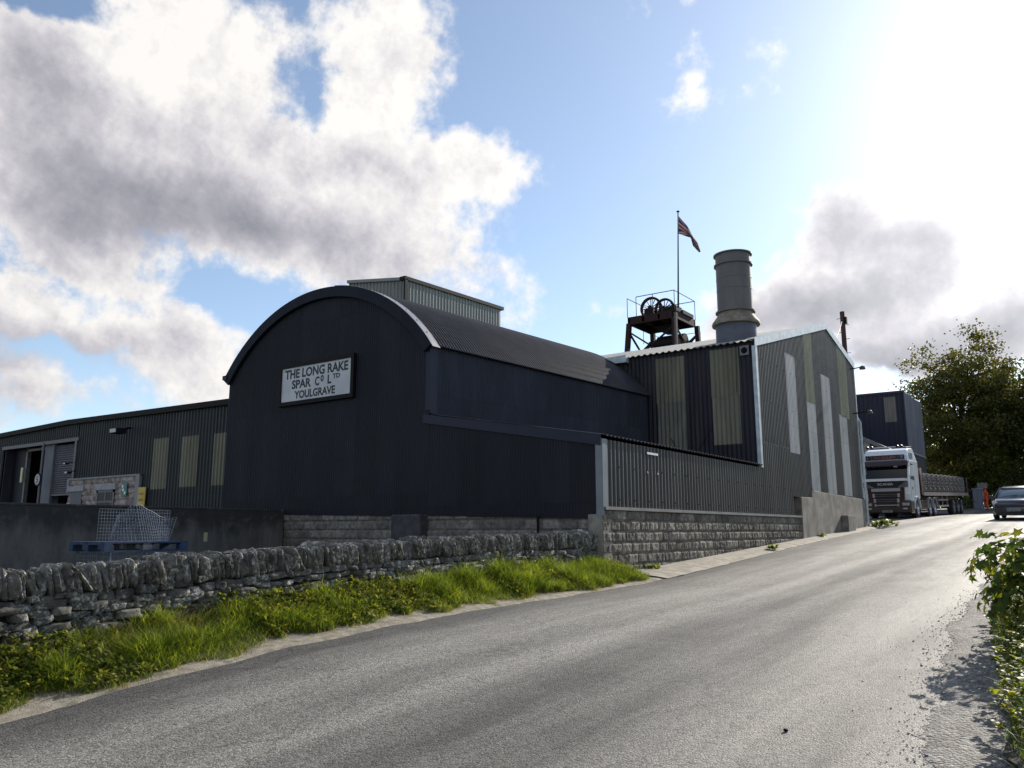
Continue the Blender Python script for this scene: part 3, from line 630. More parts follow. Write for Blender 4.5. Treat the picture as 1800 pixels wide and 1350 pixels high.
# ------------------------------------------------------------------ lofty block behind the barn
loft=thing('pale_green_block','pale grey green box profile block rising behind the barrel roof with a dark roof edge','building',(-24,26,1.2))
mb=MB(); corr(mb,'Y',22.9,29.35,-22,1,1.2,lambda y:11.62+.03*(y-22.9),.2,.04,True); mb.build('side_wall',LOFTC,loft,fixn=False)
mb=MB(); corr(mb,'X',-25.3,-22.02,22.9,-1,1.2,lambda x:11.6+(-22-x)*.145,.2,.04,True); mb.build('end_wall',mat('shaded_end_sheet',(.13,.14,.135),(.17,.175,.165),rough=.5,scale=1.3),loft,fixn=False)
mb=MB(); mb.prism([(22.8,11.62),(29.5,11.82),(29.5,11.97),(22.8,11.77)],'X',-22.2,-21.9); mb.build('roof_edge',DARKTRIM,loft)
mb=MB(); mb.prism([(-22.2,11.62),(-25.3,12.07),(-25.3,12.2),(-22.2,11.75)],'Y',22.78,22.88); mb.build('gable_flashing',mat('grey_flashing',(.16,.16,.17),(.2,.2,.2),rough=.5),loft)
mb=MB(); mb.box((-21.97,22.82,8.5),(-21.9,22.98,11.66)); mb.build('corner_flashing',DARKTRIM,loft)
mb=MB(); mb.prism([(-25.3,12.12),(-22.2,11.69),(-22.2,1.2),(-25.3,1.2)],'Y',29.25,29.35); mb.prism([(-25.3,12.15),(-22.1,11.72),(-22.1,11.62),(-25.3,12.0)],'Y',22.95,29.4); mb.box((-25.35,22.95,1.2),(-25.28,29.3,12.0)); mb.build('rear_wall',LOFTC,loft)
# ------------------------------------------------------------------ workshop on the left
WY=14.8
shop=thing('long_workshop','long low dark green corrugated workshop with tall vehicle doorways, left of the barn','workshop',(-32,WY,1.25))
def sz(x): return float(np.interp(x,[-60,-37.5,-31.4,-21.02],[5.35,5.50,5.62,5.47]))
mb=MB(); corr(mb,'X',-30.75,BL,WY,-1,1.25,sz,.17,.035,True); corr(mb,'X',-60,-36.9,WY,-1,1.25,sz,.17,.035,True); corr(mb,'X',-36.9,-30.75,WY,-1,4.98,sz,.17,.035,True)
mb.build('front_wall',GREENC,shop,fixn=False)
mb=MB()
for x0,x1 in ((-60,-37.5),(-37.5,-31.4),(-31.4,BL-.02)):
    mb.prism([(x0,sz(x0)-.04),(x1,sz(x1)-.04),(x1,sz(x1)+.14),(x0,sz(x0)+.14)],'Y',WY-.16,WY+.06)
mb.build('eaves_fascia',BLACKM,shop)
mb=MB(); mb.prism([(-60,5.4),(-31.4,5.6),(BL-.05,5.45),(BL-.05,5.52),(-31.4,5.68),(-60,5.48)],'Y',WY+.1,WY+14); mb.build('roof',ROOFB,shop)
mb=MB(); mb.box((-60,WY+13.8,1.2),(BL-1.5,WY+14,5.4)); mb.box((-60,WY+.5,1.2),(-59.9,WY+14,5.4)); mb.build('rear_wall',GREENC,shop)
def sstrip(x0,x1,z0,z1):
    mb=MB(); corr(mb,'X',x0,x1,WY-.006,-1,z0,z1,.17,.036,True); mb.build('translucent_panel',YELS,shop,fixn=False)
sstrip(-25.6,-24.7,2.98,4.66); sstrip(-23.95,-22.95,3.0,4.62); sstrip(-22.2,-21.35,3.0,4.6); sstrip(-38.3,-37.3,2.7,4.62)
# doorway recess and its doors
mb=MB(); mb.box((-36.9,WY+.02,1.25),(-36.8,WY+2.6,5.0)); mb.box((-30.75,WY+.02,1.25),(-30.65,WY+2.6,5.0)); mb.box((-36.9,WY+.02,4.98),(-30.7,WY+2.6,5.05)); mb.build('doorway_lining',SIDEC,shop)
mb=MB(); mb.box((-37.0,WY-.08,4.93),(-30.6,WY+.0,5.06)); mb.box((-30.85,WY-.08,1.25),(-30.7,WY,4.93)); mb.build('doorway_frame',mat('door_frame',(.05,.055,.065),(.07,.075,.085),rough=.5),shop)
mb=MB(); mb.box((-36.8,WY+.35,1.25),(-35.6,WY+.45,5.0)); mb.build('door_leaf',NAVY,shop)
mb=MB(); mb.box((-35.62,WY+2.55,1.25),(-33.3,WY+2.6,5.0)); 
for k in range(9): mb.box((-35.5,WY+2.48,1.5+k*.22),(-33.4,WY+2.55,1.62+k*.22))
mb.build('slatted_screen',mat('brown_boards',(.022,.014,.012),(.05,.034,.026),rough=.9,scale=6,stretch=(1,1,4)),shop)
mb=MB(); mb.box((-35.62,WY+.3,1.25),(-35.5,WY+.45,5.0)); mb.box((-35.6,WY+.3,4.82),(-33.9,WY+.42,4.92)); mb.build('door_track',mat('grey_steel',(.08,.08,.085),(.12,.12,.12),rough=.5),shop)
mb=MB(); mb.box((-33.55,WY+.1,1.25),(-32.75,WY+.4,5.0)); mb.box((-32.75,WY+.02,1.25),(-32.65,WY+.12,5.0)); mb.build('grey_pier',mat('pier_paint',(.10,.105,.13),(.13,.135,.155),rough=.7,scale=2),shop)
mb=MB(); 
nz=int((4.95-3.0)/.085)
V=[]
for i in range(nz*2+1):
    z=3.0+i*.0425; V+= [(-32.65,WY+.1-(.03 if i%2 else 0),z),(-30.78,WY+.1-(.03 if i%2 else 0),z)]
mb.add(V,[(2*i,2*i+1,2*i+3,2*i+2) for i in range(len(V)//2-1)]); mb.box((-32.65,WY+.06,2.94),(-30.78,WY+.14,3.0))
mb.build('roller_shutter',mat('shutter_paint',(.07,.068,.085),(.095,.09,.105),rough=.5,scale=2),shop,fixn=False)
mb=MB(); mb.box((-32.65,WY+2.4,1.25),(-30.78,WY+2.5,3.0)); mb.build('dark_interior',BLACKM,shop)  # black sheet standing for the shade inside the opening
# stone infill with a window
blocks('stone_infill','X',-31.0,-26.3,WY-.05,-1,1.25,3.47,mat('pinkish_rubble',(.17,.135,.125),(.33,.28,.26),rough=.95,scale=6,bump=.8,bscale=30,rndmix=.3),shop,depth=.05,step=.03,seed=11,blen=.38,course=.2)
mb=MB(); mb.box((-26.33,WY-.13,1.25),(-26.1,WY-.03,3.5)); mb.box((-31.02,WY-.12,3.46),(-26.1,WY-.03,3.52)); mb.box((-31.05,WY-.13,3.0),(-30.92,WY-.03,3.5)); mb.build('infill_frame',mat('pale_frame',(.17,.175,.19),(.2,.21,.22),rough=.6),shop)
LINT=mat('stone_lintel',(.24,.24,.26),(.32,.31,.32),rough=.9,scale=5)
mb=MB(); mb.box((-30.85,WY-.17,3.04),(-29.75,WY-.06,3.24)); mb.build('lintel',LINT,shop)
mb=MB(); mb.box((-28.95,WY-.17,3.04),(-27.55,WY-.06,3.26)); mb.build('lintel',LINT,shop)
w=mb=MB(); mb.box((-28.85,WY-.125,2.05),(-28.75,WY-.105,3.04)); mb.box((-27.75,WY-.125,2.05),(-27.65,WY-.105,3.04)); mb.box((-28.85,WY-.125,2.95),(-27.65,WY-.105,3.04)); mb.box((-28.75,WY-.122,2.6),(-27.75,WY-.108,2.66)); mb.box((-28.28,WY-.124,2.66),(-28.2,WY-.107,2.95)); win=mb.build('window',mat('slate_frame',(.07,.075,.10),rough=.5),shop)
mb=MB(); mb.box((-28.85,WY-.114,2.05),(-27.65,WY-.110,3.04)); mb.build('pane',mat('window_glass',(.012,.013,.02),rough=.4,spec=.15),win)
mb=MB(); mb.box((-30.7,WY-.12,1.25),(-29.9,WY-.108,3.04)); mb.build('door',mat('grey_door',(.08,.08,.10),rough=.6),shop)
# ------------------------------------------------------------------ cast concrete retaining wall
mb=MB(); mb.box((-18.45,-8,.2),(-18.15,FY-.02,2.18)); mb.prism([(-18.47,2.16),(-18.13,2.16),(-18.15,2.21),(-18.45,2.21)],'Y',-8,FY-.02)
w=mb.build('concrete_retaining_wall',concrete_wall(),bevel=.015); tag(w,'long cast concrete retaining wall streaked with black stains, in front of the workshop yard','wall')
mb=MB(); q=PX(361,944,-18.15); mb.box((-18.15,q.y-.05,q.z-.11),(-18.14,q.y+.05,q.z+.11)); tag(mb.build('paint_mark_plate',mat('pale_yellow_plate',(.42,.42,.26),rough=.7)),'tiny pale yellow plate fixed on the stained concrete wall','plate')
# ================================================================== DRY STONE WALL
def stone_template(seg=4,p=5.0):
    V=[];F=[];idx={}
    def vid(a):
        k=tuple(round(c,5) for c in a)
        if k not in idx: idx[k]=len(V); V.append(a)
        return idx[k]
    g=[-1+2*i/seg for i in range(seg+1)]
    for ax in range(3):
        for s in(-1,1):
            for i in range(seg):
                for j in range(seg):
                    q=[]
                    for (a,b) in((g[i],g[j]),(g[i+1],g[j]),(g[i+1],g[j+1]),(g[i],g[j+1])):
                        c=[0,0,0]; c[ax]=s; c[(ax+1)%3]=a; c[(ax+2)%3]=b; q.append(vid(tuple(c)))
                    F.append(q if s>0 else q[::-1])
    V=np.array(V,float); nrm=(np.abs(V)**p).sum(1)**(1/p); V=V/nrm[:,None]
    return V,np.array(F)
def stones(name,cen,half,rot,m,parent=None,seg=4,p=5,rough=.16,tone=None,smooth=True,seed=0):
    rg=np.random.default_rng(seed+99); T,TF=stone_template(seg,p); n=len(cen); k=len(T)
    V=np.repeat(T[None],n,0)
    D=np.zeros((n,k))
    for o in range(8):
        fr=rg.normal(0,1.4+o*1.25,(n,3)); ph=rg.uniform(0,6.28,(n,1)); D+=np.sin(np.einsum('nkc,nc->nk',V,fr)+ph)/(1+o*.6)
    V=V*(1+rough*.45*D[...,None])
    sh=rg.normal(0,.16,(n,3)); V[:,:,2]+=V[:,:,1]*sh[:,0:1]; V[:,:,1]+=V[:,:,2]*sh[:,1:2]; V[:,:,0]*=1+V[:,:,1]*sh[:,2:3]*.6
    V=V*np.asarray(half)[:,None,:]
    a=np.asarray(rot); ca,sa=np.cos(a),np.sin(a)          # rotation about X (lean along the wall)
    y=V[:,:,1]*ca[:,None]-V[:,:,2]*sa[:,None]; z=V[:,:,1]*sa[:,None]+V[:,:,2]*ca[:,None]; V[:,:,1]=y; V[:,:,2]=z
    V=V+np.asarray(cen)[:,None,:]
    F=(TF[None]+(np.arange(n)*k)[:,None,None]).reshape(-1,4)
    t=rg.uniform(0,1,n) if tone is None else tone
    return npmesh(name,V.reshape(-1,3),F,m,parent,smooth=smooth,rnd=np.repeat(t,k))
WX=-8.36
def wtop(y): return float(np.interp(y,[-4,3.4,4.8,6.65,9.3,14.4],[.93,1.27,1.33,1.41,1.52,1.60]))
drywall=thing('dry_stone_wall','lichen spotted grey dry stone wall with upright coping stones, running beside the grass verge','wall',(-8.55,6,0))
rs=random.Random(5)
cen=[];half=[];rot=[]
for face,xf in((1,WX),(-1,WX-.36)):
    lo=-.25
    # follow the wall in rows that drift up with the lane
    zrow=0.0; row=0
    while zrow<1.25:
        hgt=rs.uniform(.045,.10); y=-4+rs.uniform(0,.2)
        while y<14.42:
            ln=rs.choice([.09,.12,.16,.21,.27,.36])*rs.uniform(.85,1.15)
            zb=g1(-8.4,y)+zrow; zt=wtop(y)-.25
            if zb+hgt*.5<zt:
                hh=min(hgt,zt-zb+.03)*rs.uniform(.92,1.15)
                cen.append((xf-face*.10+rs.uniform(-.02,.02),y+ln/2,zb+hgt/2+rs.uniform(-.012,.012)+.015*math.sin(y*1.7+row)))
                half.append((.135,ln/2*1.0,hh/2*1.02)); rot.append(rs.uniform(-.10,.10)+.03)
            y+=ln+rs.uniform(.002,.012)
        zrow+=hgt*.97; row+=1
stones('wall_stones',cen,half,rot,STONE,drywall,seg=5,p=11,rough=.11,seed=1,smooth=False)
mb=MB(); ys=np.arange(-4,14.5,.5)
for a,b in zip(ys[:-1],ys[1:]): mb.prism([(a,-.3),(b,-.3),(b,wtop(b)-.29),(a,wtop(a)-.29)],'X',WX-.34,WX-.09)
mb.build('wall_core',mat('dark_wall_core',(.02,.018,.016),rough=1),drywall)
cen=[];half=[];rot=[]; y=-3.9
while y<14.38:
    th=rs.choice([.035,.045,.055,.065,.085])*rs.uniform(.85,1.2); h=rs.uniform(.23,.29); 
    cen.append((WX-.19+rs.uniform(-.025,.025),y+th/2,wtop(y)-.27+h/2)); half.append((rs.uniform(.19,.235),th/2*1.08,h/2*1.04)); rot.append(rs.uniform(.0,.34)+(.3 if rs.random()<.12 else 0))
    y+=th*rs.uniform(.92,1.02)
stones('coping_stones',cen,half,rot,COPE,drywall,seg=7,p=8,rough=.17,seed=2,smooth=False)

# ================================================================== GRASS AND WEEDS
def blades(name,P,L,W,m,az=None,bend=.5,seed=0,lv=4,cup=None):
    rg=np.random.default_rng(seed); n=len(P); P=np.asarray(P)
    a=rg.uniform(0,2*math.pi,n) if az is None else az
    d=np.stack([np.cos(a),np.sin(a),np.zeros(n)],1); sd=np.stack([-np.sin(a),np.cos(a),np.zeros(n)],1)
    tw=rg.normal(0,.6,n); sd=sd*np.cos(tw)[:,None]+d*np.sin(tw)[:,None]
    b=np.clip(rg.normal(bend,.22,n),.05,1.1); ts=np.linspace(0,1,lv)
    V=np.zeros((n,lv,2,3))
    for i,t in enumerate(ts):
        c=P+d*(b*L*t**1.8)[:,None]+np.array([0,0,1])*(L*(t-.42*b*t*t))[:,None]
        w=W*(1-t**1.5)*.5+.0004
        V[:,i,0]=c-sd*w[:,None]; V[:,i,1]=c+sd*w[:,None]
    V=V.reshape(n,-1,3); q=np.array([[2*i,2*i+1,2*i+3,2*i+2] for i in range(lv-1)])
    F=(q[None]+(np.arange(n)*lv*2)[:,None,None]).reshape(-1,4)
    return npmesh(name,V.reshape(-1,3),F,m,rnd=np.repeat(rg.uniform(0,1,n),lv*2),smooth=True)
def vz(X,Y): return gz(X,Y)+.012+.26*np.clip((-X-7.35)/.9,0,1)**1.2*np.clip((15.8-Y)/1.5,0,1)
def verge_pts(n,seed,inner=.32,y0=1.2,y1=14.75):
    rg=np.random.default_rng(seed); Y=y0+(y1-y0)*rg.uniform(0,1,n)**1.25; ed=ledge(Y)
    lim=-(inner-.04+.22*vnoise(Y*2.3,Y*0,3)+.16*vnoise(Y*6,Y*0,5)); u=rg.uniform(0,1,n)
    X=(-8.36)+(ed+lim+8.36)*u
    return X,Y,u,rg
def rowcl(X,Y): return vnoise(X*2.6+9,Y*2.2,21)*.6+vnoise(X*6,Y*5,22)*.4
X,Y,u,rg=verge_pts(70000,1,inner=.10); c=rowcl(X,Y)
cl=np.clip((vnoise(X*3.1,Y*2.4,51)-.25)*1.9,0,1.2)*np.clip(.55+vnoise(X*.9,Y*.7,53),.6,1.3)
H=(.06+.13*c+.22*cl**1.3+.06*rg.normal(0,1,len(X)))*(1-.55*u**1.8); H=np.clip(H,.05,.6)*np.interp(Y,[1,5,8],[.66,.72,.9])
tag(blades('verge_grass',np.stack([X,Y,vz(X,Y)-.01],1),H*1.25,rg.uniform(.004,.009,len(X)),GRASS,bend=.7,seed=3),kind='stuff',label='long green backlit grass growing between the dry stone wall and the road',cat='grass')
X,Y,u,rg=verge_pts(12000,4,inner=.02); 
tag(blades('dry_grass',np.stack([X,Y,vz(X,Y)-.01],1),rg.uniform(.05,.16,len(X))*(1+1.0*(u<.5)),rg.uniform(.003,.006,len(X)),DRYG,bend=.8,seed=5),kind='stuff',label='straw coloured dry grass mixed into the green verge along the road edge',cat='dry grass')
# broad weeds: dandelion and dock leaves in small rosettes
def rosettes(name,pts,m,seed,L=(.10,.22),W=(.018,.045),per=9):
    rg=np.random.default_rng(seed); n=len(pts); P=np.repeat(np.asarray(pts),per,0)+rg.normal(0,.012,(n*per,3))*[1,1,.3]
    N=n*per; a=rg.uniform(0,6.28,N); Ln=rg.uniform(*L,N); w=rg.uniform(*W,N); lv=5; ts=np.linspace(0,1,lv); prof=np.array([.2,.7,1,.8,.05])
    d=np.stack([np.cos(a),np.sin(a),np.zeros(N)],1); s=np.stack([-np.sin(a),np.cos(a),np.zeros(N)],1); up=rg.uniform(.5,1.5,N)
    V=np.zeros((N,lv,2,3))
    for i,t in enumerate(ts):
        c_=P+d*(Ln*t*.8)[:,None]+np.array([0,0,1])*(Ln*(up*t-.8*t*t))[:,None]
        V[:,i,0]=c_-s*(w*prof[i])[:,None]; V[:,i,1]=c_+s*(w*prof[i])[:,None]
    q=np.array([[2*i,2*i+1,2*i+3,2*i+2] for i in range(lv-1)]); F=(q[None]+(np.arange(N)*lv*2)[:,None,None]).reshape(-1,4)
    return npmesh(name,V.reshape(-1,3),F,m,rnd=np.repeat(rg.uniform(0,1,N),lv*2),smooth=True)
X,Y,u,rg=verge_pts(3600,8,inner=.14); k=vnoise(X*1.4+4,Y*1.1,41)>.50; X,Y,u=X[k],Y[k],u[k]
tag(rosettes('verge_weeds',np.stack([X,Y,vz(X,Y)+.05+.2*(1-u)*rg.uniform(0,1,len(X))],1),WEED,9,L=(.035,.10),W=(.007,.018)),kind='stuff',label='yellow green broad leaved weeds scattered through the roadside grass',cat='weeds')
# foot of the block wall
def small_weed(px,py,X,n,label,spread=.25):
    p=PX(px,py,X); rg=np.random.default_rng(int(px)); pts=np.stack([X+rg.uniform(0,.22,n),p.y+rg.uniform(-spread,spread,n),np.full(n,g1(X,p.y)+.08)],1)
    tag(rosettes('weed_clump',pts,BRIGHTL,int(px),L=(.08,.2),W=(.015,.04)),label=label,cat='weed')
small_weed(1140,1002,GX+.1,8,'small weed clump at the foot of the block plinth nearest the long grass')
small_weed(1352,985,GX+.5,9,'yellow green weed growing in the middle of the dusty roadside path',.2)
small_weed(1438,952,GX+.1,9,'dark weed clump where block plinth meets the stained concrete base',.4)
p=PX(1533,928,-7.9)
rg=np.random.default_rng(2); n=46; pts=np.stack([-8.3+rg.uniform(0,.9,n),37.4+rg.uniform(-.6,1.6,n),np.full(n,g1(-8,37.7)+.05)+rg.uniform(0,.14,n)],1)
tag(rosettes('weed_clump',pts,BRIGHTL,77,L=(.12,.3),W=(.03,.07)),label='bright yellow green weed patch by the end corner of the concrete base',cat='weed')
# right hand bank
def bz(X,Y): return gz(X,Y)+bank(0,X,Y)
def bank_pts(n,seed,w,y0,y1,inner=.32):
    rg=np.random.default_rng(seed); Y=y0+(y1-y0)*rg.uniform(0,1,n)**1.3; X=redge(Y)+inner+.16*vnoise(Y*2.1,Y*0,8)+w*rg.uniform(0,1,n)
    return X,Y,rg
X,Y,rg=bank_pts(30000,11,2.6,2.2,20); c=rowcl(X,Y)
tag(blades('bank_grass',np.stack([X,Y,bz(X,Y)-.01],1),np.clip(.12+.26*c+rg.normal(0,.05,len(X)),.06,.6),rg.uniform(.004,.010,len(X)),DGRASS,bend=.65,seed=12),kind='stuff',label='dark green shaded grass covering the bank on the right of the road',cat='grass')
X,Y,rg=bank_pts(26000,18,3.2,16,62,inner=.1)
tag(blades('far_bank_grass',np.stack([X,Y,bz(X,Y)-.01],1),rg.uniform(.18,.45,len(X)),rg.uniform(.012,.03,len(X)),GRASS,bend=.6,seed=19,lv=3),kind='stuff',label='rough green grass on the right bank farther up the lane',cat='grass')
X,Y,rg=bank_pts(2600,13,.5,4,11,inner=.22)
tag(blades('bank_edge_grass',np.stack([X,Y,bz(X,Y)-.01],1),rg.uniform(.08,.26,len(X)),rg.uniform(.004,.009,len(X)),GRASS,bend=.7,seed=14),kind='stuff',label='bright green grass tufts where the right bank meets the loose grit',cat='grass')
X,Y,rg=bank_pts(420,15,.45,6,14,inner=.18)
tag(rosettes('ground_ivy',np.stack([X,Y,bz(X,Y)+rg.uniform(.02,.35,len(X))],1),WEED,16,L=(.03,.08),W=(.010,.022),per=9),kind='stuff',label='small leaved ivy trailing down the right bank below the sycamore bush',cat='ivy')
# loose grit: real pebbles
rg=np.random.default_rng(31); n=15000; Y=2.0+13*rg.uniform(0,1,n)**1.6; X=redge(Y)+rg.normal(.20,.24,n); r=rg.uniform(.002,.0055,n)*(1+.9*(rg.uniform(0,1,n)>.94))
T,TF=stone_template(2,2.6); k=len(T); V=T[None]*np.stack([r*1.3,r,r*.75],1)[:,None]*(1+.2*rg.normal(0,1,(n,k,1)))+np.stack([X,Y,gz(X,Y)+.004+r*.3],1)[:,None]
F=(TF[None]+(np.arange(n)*k)[:,None,None]).reshape(-1,4)
tag(npmesh('loose_grit',V.reshape(-1,3),F,mat('grit_stones',(.10,.095,.09),(.34,.32,.29),rough=.75,scale=20,rndmix=.5),rnd=np.repeat(rg.uniform(0,1,n),k)),kind='stuff',label='loose grit and pebbles along the right edge of the road',cat='grit')
p=PX(1384,1340,-1.95)
stones('pebble',[(p.x,p.y,g1(p.x,p.y)+.012)],[(.016,.014,.012)],[0],BLACKM,seg=4,p=2.5)
tag(bpy.data.objects['pebble'],'single black pebble lying out on the grey tarmac','pebble')

# ================================================================== SYCAMORE BUSH on the right
def leafcloud(name,P,Nn,S,shape,m,parent,seed):
    """P positions, Nn normals, S sizes; shape = list of (x,y) outline as a triangle fan about its first point"""
    rg=np.random.default_rng(seed); n=len(P); sh=np.array(shape); k=len(sh)
    Nn=Nn/np.linalg.norm(Nn,axis=1)[:,None]; R=rg.normal(0,1,(n,3)); T=np.cross(Nn,R); T/=np.linalg.norm(T,axis=1)[:,None]; B=np.cross(Nn,T)
    V=P[:,None]+S[:,None,None]*(T[:,None]*sh[None,:,0:1]+B[:,None]*sh[None,:,1:2])
    droop=(sh[:,0]**2+sh[:,1]**2); V-=Nn[:,None]*(S[:,None,None]*.22*droop[None,:,None])
    fan=np.array([[0,i,i+1] for i in range(1,k-1)]+[[0,k-1,1]])
    F=(fan[None]+(np.arange(n)*k)[:,None,None]).reshape(-1,3)
    return npmesh(name,V.reshape(-1,3),F,m,parent,rnd=np.repeat(rg.uniform(0,1,n),k),smooth=True)
def palm():
    o=[(0,-.15)]
    tips=[(-125,.62),(-62,.85),(0,1.05),(62,.85),(125,.62)]
    pts=[(180-8,.5)]
    res=[]
    A=[-172,-150,-125,-92,-62,-32,0,32,62,92,125,150,172]; Rr=[.42,.36,.68,.40,.92,.46,1.08,.46,.92,.40,.68,.36,.42]
    for a,r in zip(A,Rr):
        t=math.radians(a); res.append((r*math.sin(t),r*math.cos(t)))
    return o+res
bush=thing('sycamore_bush','green sycamore bush with large lobed leaves overhanging the right edge of the road','bush',(.2,10.1,g1(.2,10.1)))
rg=np.random.default_rng(21)
def bushpts(c,rad,n,rg,shell=.55):
    d=rg.normal(0,1,(n,3)); d/=np.linalg.norm(d,axis=1)[:,None]; r=shell+(1-shell)*rg.uniform(0,1,n)**.6
    lump=1+.16*np.sin(d[:,0]*7+1)*np.sin(d[:,1]*6+2)+.12*np.sin(d[:,2]*9+d[:,1]*5)
    return np.array(c)+d*np.array(rad)*(r*lump)[:,None],d
P1,D1=bushpts((.10,10.4,1.18),(1.25,1.0,.60),1350,rg); P2,D2=bushpts((-.85,9.75,1.36),(.40,.4,.30),170,rg,.3); P3,D3=bushpts((.60,10.5,1.52),(1.05,.9,.50),500,rg)
P4,D4=bushpts((-.72,9.6,1.0),(.45,.4,.3),130,rg,.4)
P=np.concatenate([P1,P2,P3,P4]); D=np.concatenate([D1,D2,D3,D4]); k=P[:,2]>.62; P=P[k];D=D[k]
Nn=D*.7+np.array([-.15,-.3,.75])+rg.normal(0,.45,P.shape)
leafcloud('leaves',P,Nn,rg.uniform(.055,.10,len(P)),palm(),SYC,bush,22)
mb=MB()
for i in range(26):
    q=Vector(P[rg.integers(len(P))]); b=Vector((rg.uniform(.1,.7),rg.uniform(9.8,10.6),.6)); m_=b.lerp(q,.5)+Vector((rg.uniform(-.1,.1),rg.uniform(-.1,.1),.15)); mb.tube([b,m_,q],[.012,.008,.003],5)
mb.build('stems',BARK,bush,smooth=True)

# ================================================================== TREES
SPR=[(0,0),(-.5,-.35),(-.15,-.6),(.3,-.5),(.6,-.05),(.35,.5),(-.1,.6),(-.55,.3)]
SPQ=[(0,0),(-.5,-.5),(.6,-.3),(.45,.55),(-.55,.4)]
def tree(label,x,y,hgt,cr,cz0,lmat,seed,n_cl,per,leaf,group=None,trunk=.35,cat='tree',name='tree',zr=None,flat=1.0):
    zb=g1(x,y); t=thing(name,label,cat,(x,y,zb),group=group); rg=np.random.default_rng(seed)
    zc=zb+cz0+(hgt-cz0)*.5; rz=(hgt-cz0)*.52
    d=rg.normal(0,1,(n_cl,3)); d/=np.linalg.norm(d,axis=1)[:,None]; r=rg.uniform(.15,1,n_cl)**.45
    lump=1+.20*np.sin(d[:,0]*5+seed)*np.cos(d[:,2]*4+seed*2)+.14*np.sin(d[:,1]*8+seed)+.10*rg.normal(0,1,n_cl)
    Cc=np.array([x,y,zc])+d*np.array([cr,cr*flat,rz])*(r*lump)[:,None]
    Cc=Cc[Cc[:,2]>zb+cz0*.75]
    cs=rg.uniform(.35,.85,len(Cc))*cr*.17
    P=(Cc[:,None]+rg.normal(0,1,(len(Cc),per,3))*cs[:,None,None]*np.array([1,1,.62])).reshape(-1,3)
    Nn=rg.normal(0,1,P.shape)+np.array([0,0,.8])
    leafcloud('crown',P,Nn,rg.uniform(.6,1.3,len(P))*leaf,SPQ,lmat,t,seed)
    mb=MB(); top=zb+hgt*.72
    pts=[(x,y,zb-.3),(x+.1,y,zb+hgt*.2),(x-.1*cr*.2,y,zb+hgt*.45),(x+.05,y,top)]
    mb.tube(pts,[trunk*1.25,trunk,trunk*.7,trunk*.25],9)
    for i in range(11):
        q=Vector(Cc[rg.integers(len(Cc))]); hh=rg.uniform(.22,.6); b=Vector((x,y,zb+hgt*hh)); mb.tube([b,b.lerp(q,.45)+Vector((0,0,.3)),q],[trunk*.35,trunk*.2,trunk*.05],6)
    mb.build('trunk',BARK,t,smooth=True); return t
tree('large spreading tree with a rounded brown green crown, tallest, behind the loaded lorry',-9.9,85,15.0,5.1,1.6,OAK,3,430,110,.16,trunk=.55)
tree('dark tree at the right edge of the view, shorter than the large rounded tree',-4.6,90,13.4,5.8,.8,OAK2,5,400,85,.18,trunk=.4)
tree('leaning lime green tree low between the two tall trees',-7.6,84,5.2,2.3,.8,BRIGHTL,8,90,50,.12,trunk=.18)
tree('slim tree half hidden behind the left shoulder of the large tree',-16.0,92,9.5,3.4,2.5,OAK,9,170,36,.26,trunk=.3)
tree('round tree beyond the right edge of the lane near the dark tree',3.5,84,12.5,5.0,1.5,OAK2,12,220,40,.26,trunk=.35)
def bushy(label,x,y,h,r,m,seed,n=90,per=30,leaf=.14): return tree(label,x,y,h,r,.15,m,seed,n,per,leaf,cat='bush',name='bush',trunk=.08)
bushy('dark rounded bush behind the orange clad worker',-5.2,83,4.2,3.0,OAK2,31)
bushy('grey green bush to the right of the twin sign plates',-7.8,86,4.6,3.0,OAK2,32,110)
bushy('low bush beside the rear of the flatbed trailer',-9.6,76,1.5,.9,BRIGHTL,33,30,26,.10)
bushy('dark bush behind the middle of the trailer load',-12.3,80,4.0,2.4,OAK,34)
bushy('dense dark bush behind the parked load nearest the blue building',-14.5,77,4.4,2.4,OAK,36)
bushy('dark hedge bush directly behind the oncoming car',-1.0,80,5.0,3.2,OAK2,37,120)
rg=np.random.default_rng(44); n=14000; A=rg.uniform(-40,60,n); Yw=rg.uniform(118,150,n); Zw=g1(0,130)+rg.uniform(0,1,n)**.8*(6+3.0*vnoise(A*.15,Yw*.1,3))
P=np.stack([A,Yw,Zw],1)
o=leafcloud('far_woodland',P,rg.normal(0,1,P.shape)+[0,-.3,.6],rg.uniform(.5,1.2,n),SPQ,OAK2,None,45); tag(o,'far dark woodland closing the end of the lane behind the trees','woodland',kind='stuff')
rg=np.random.default_rng(46); n=16000; Yw=rg.uniform(12.5,64,n); A=redge(Yw)+2.6+rg.normal(0,.5,n); Zw=gz(A,Yw)+.5+rg.uniform(0,1,n)*1.5
P=np.stack([A,Yw,Zw],1)
o=leafcloud('roadside_hedge',P,rg.normal(0,1,P.shape)+[0,0,.6],rg.uniform(.05,.11,n),SPQ,OAK2,None,47); tag(o,'thick leafy hedge along the top of the right hand bank','hedge',kind='stuff')
# ================================================================== helpers for placed things
def at(px,py,dep):
    r=cam_ray(px,py); k=dep/(-r[0]*math.sin(PH)+r[1]*math.cos(PH)); return Vector((r[0]*k,r[1]*k,EYE+r[2]*k))
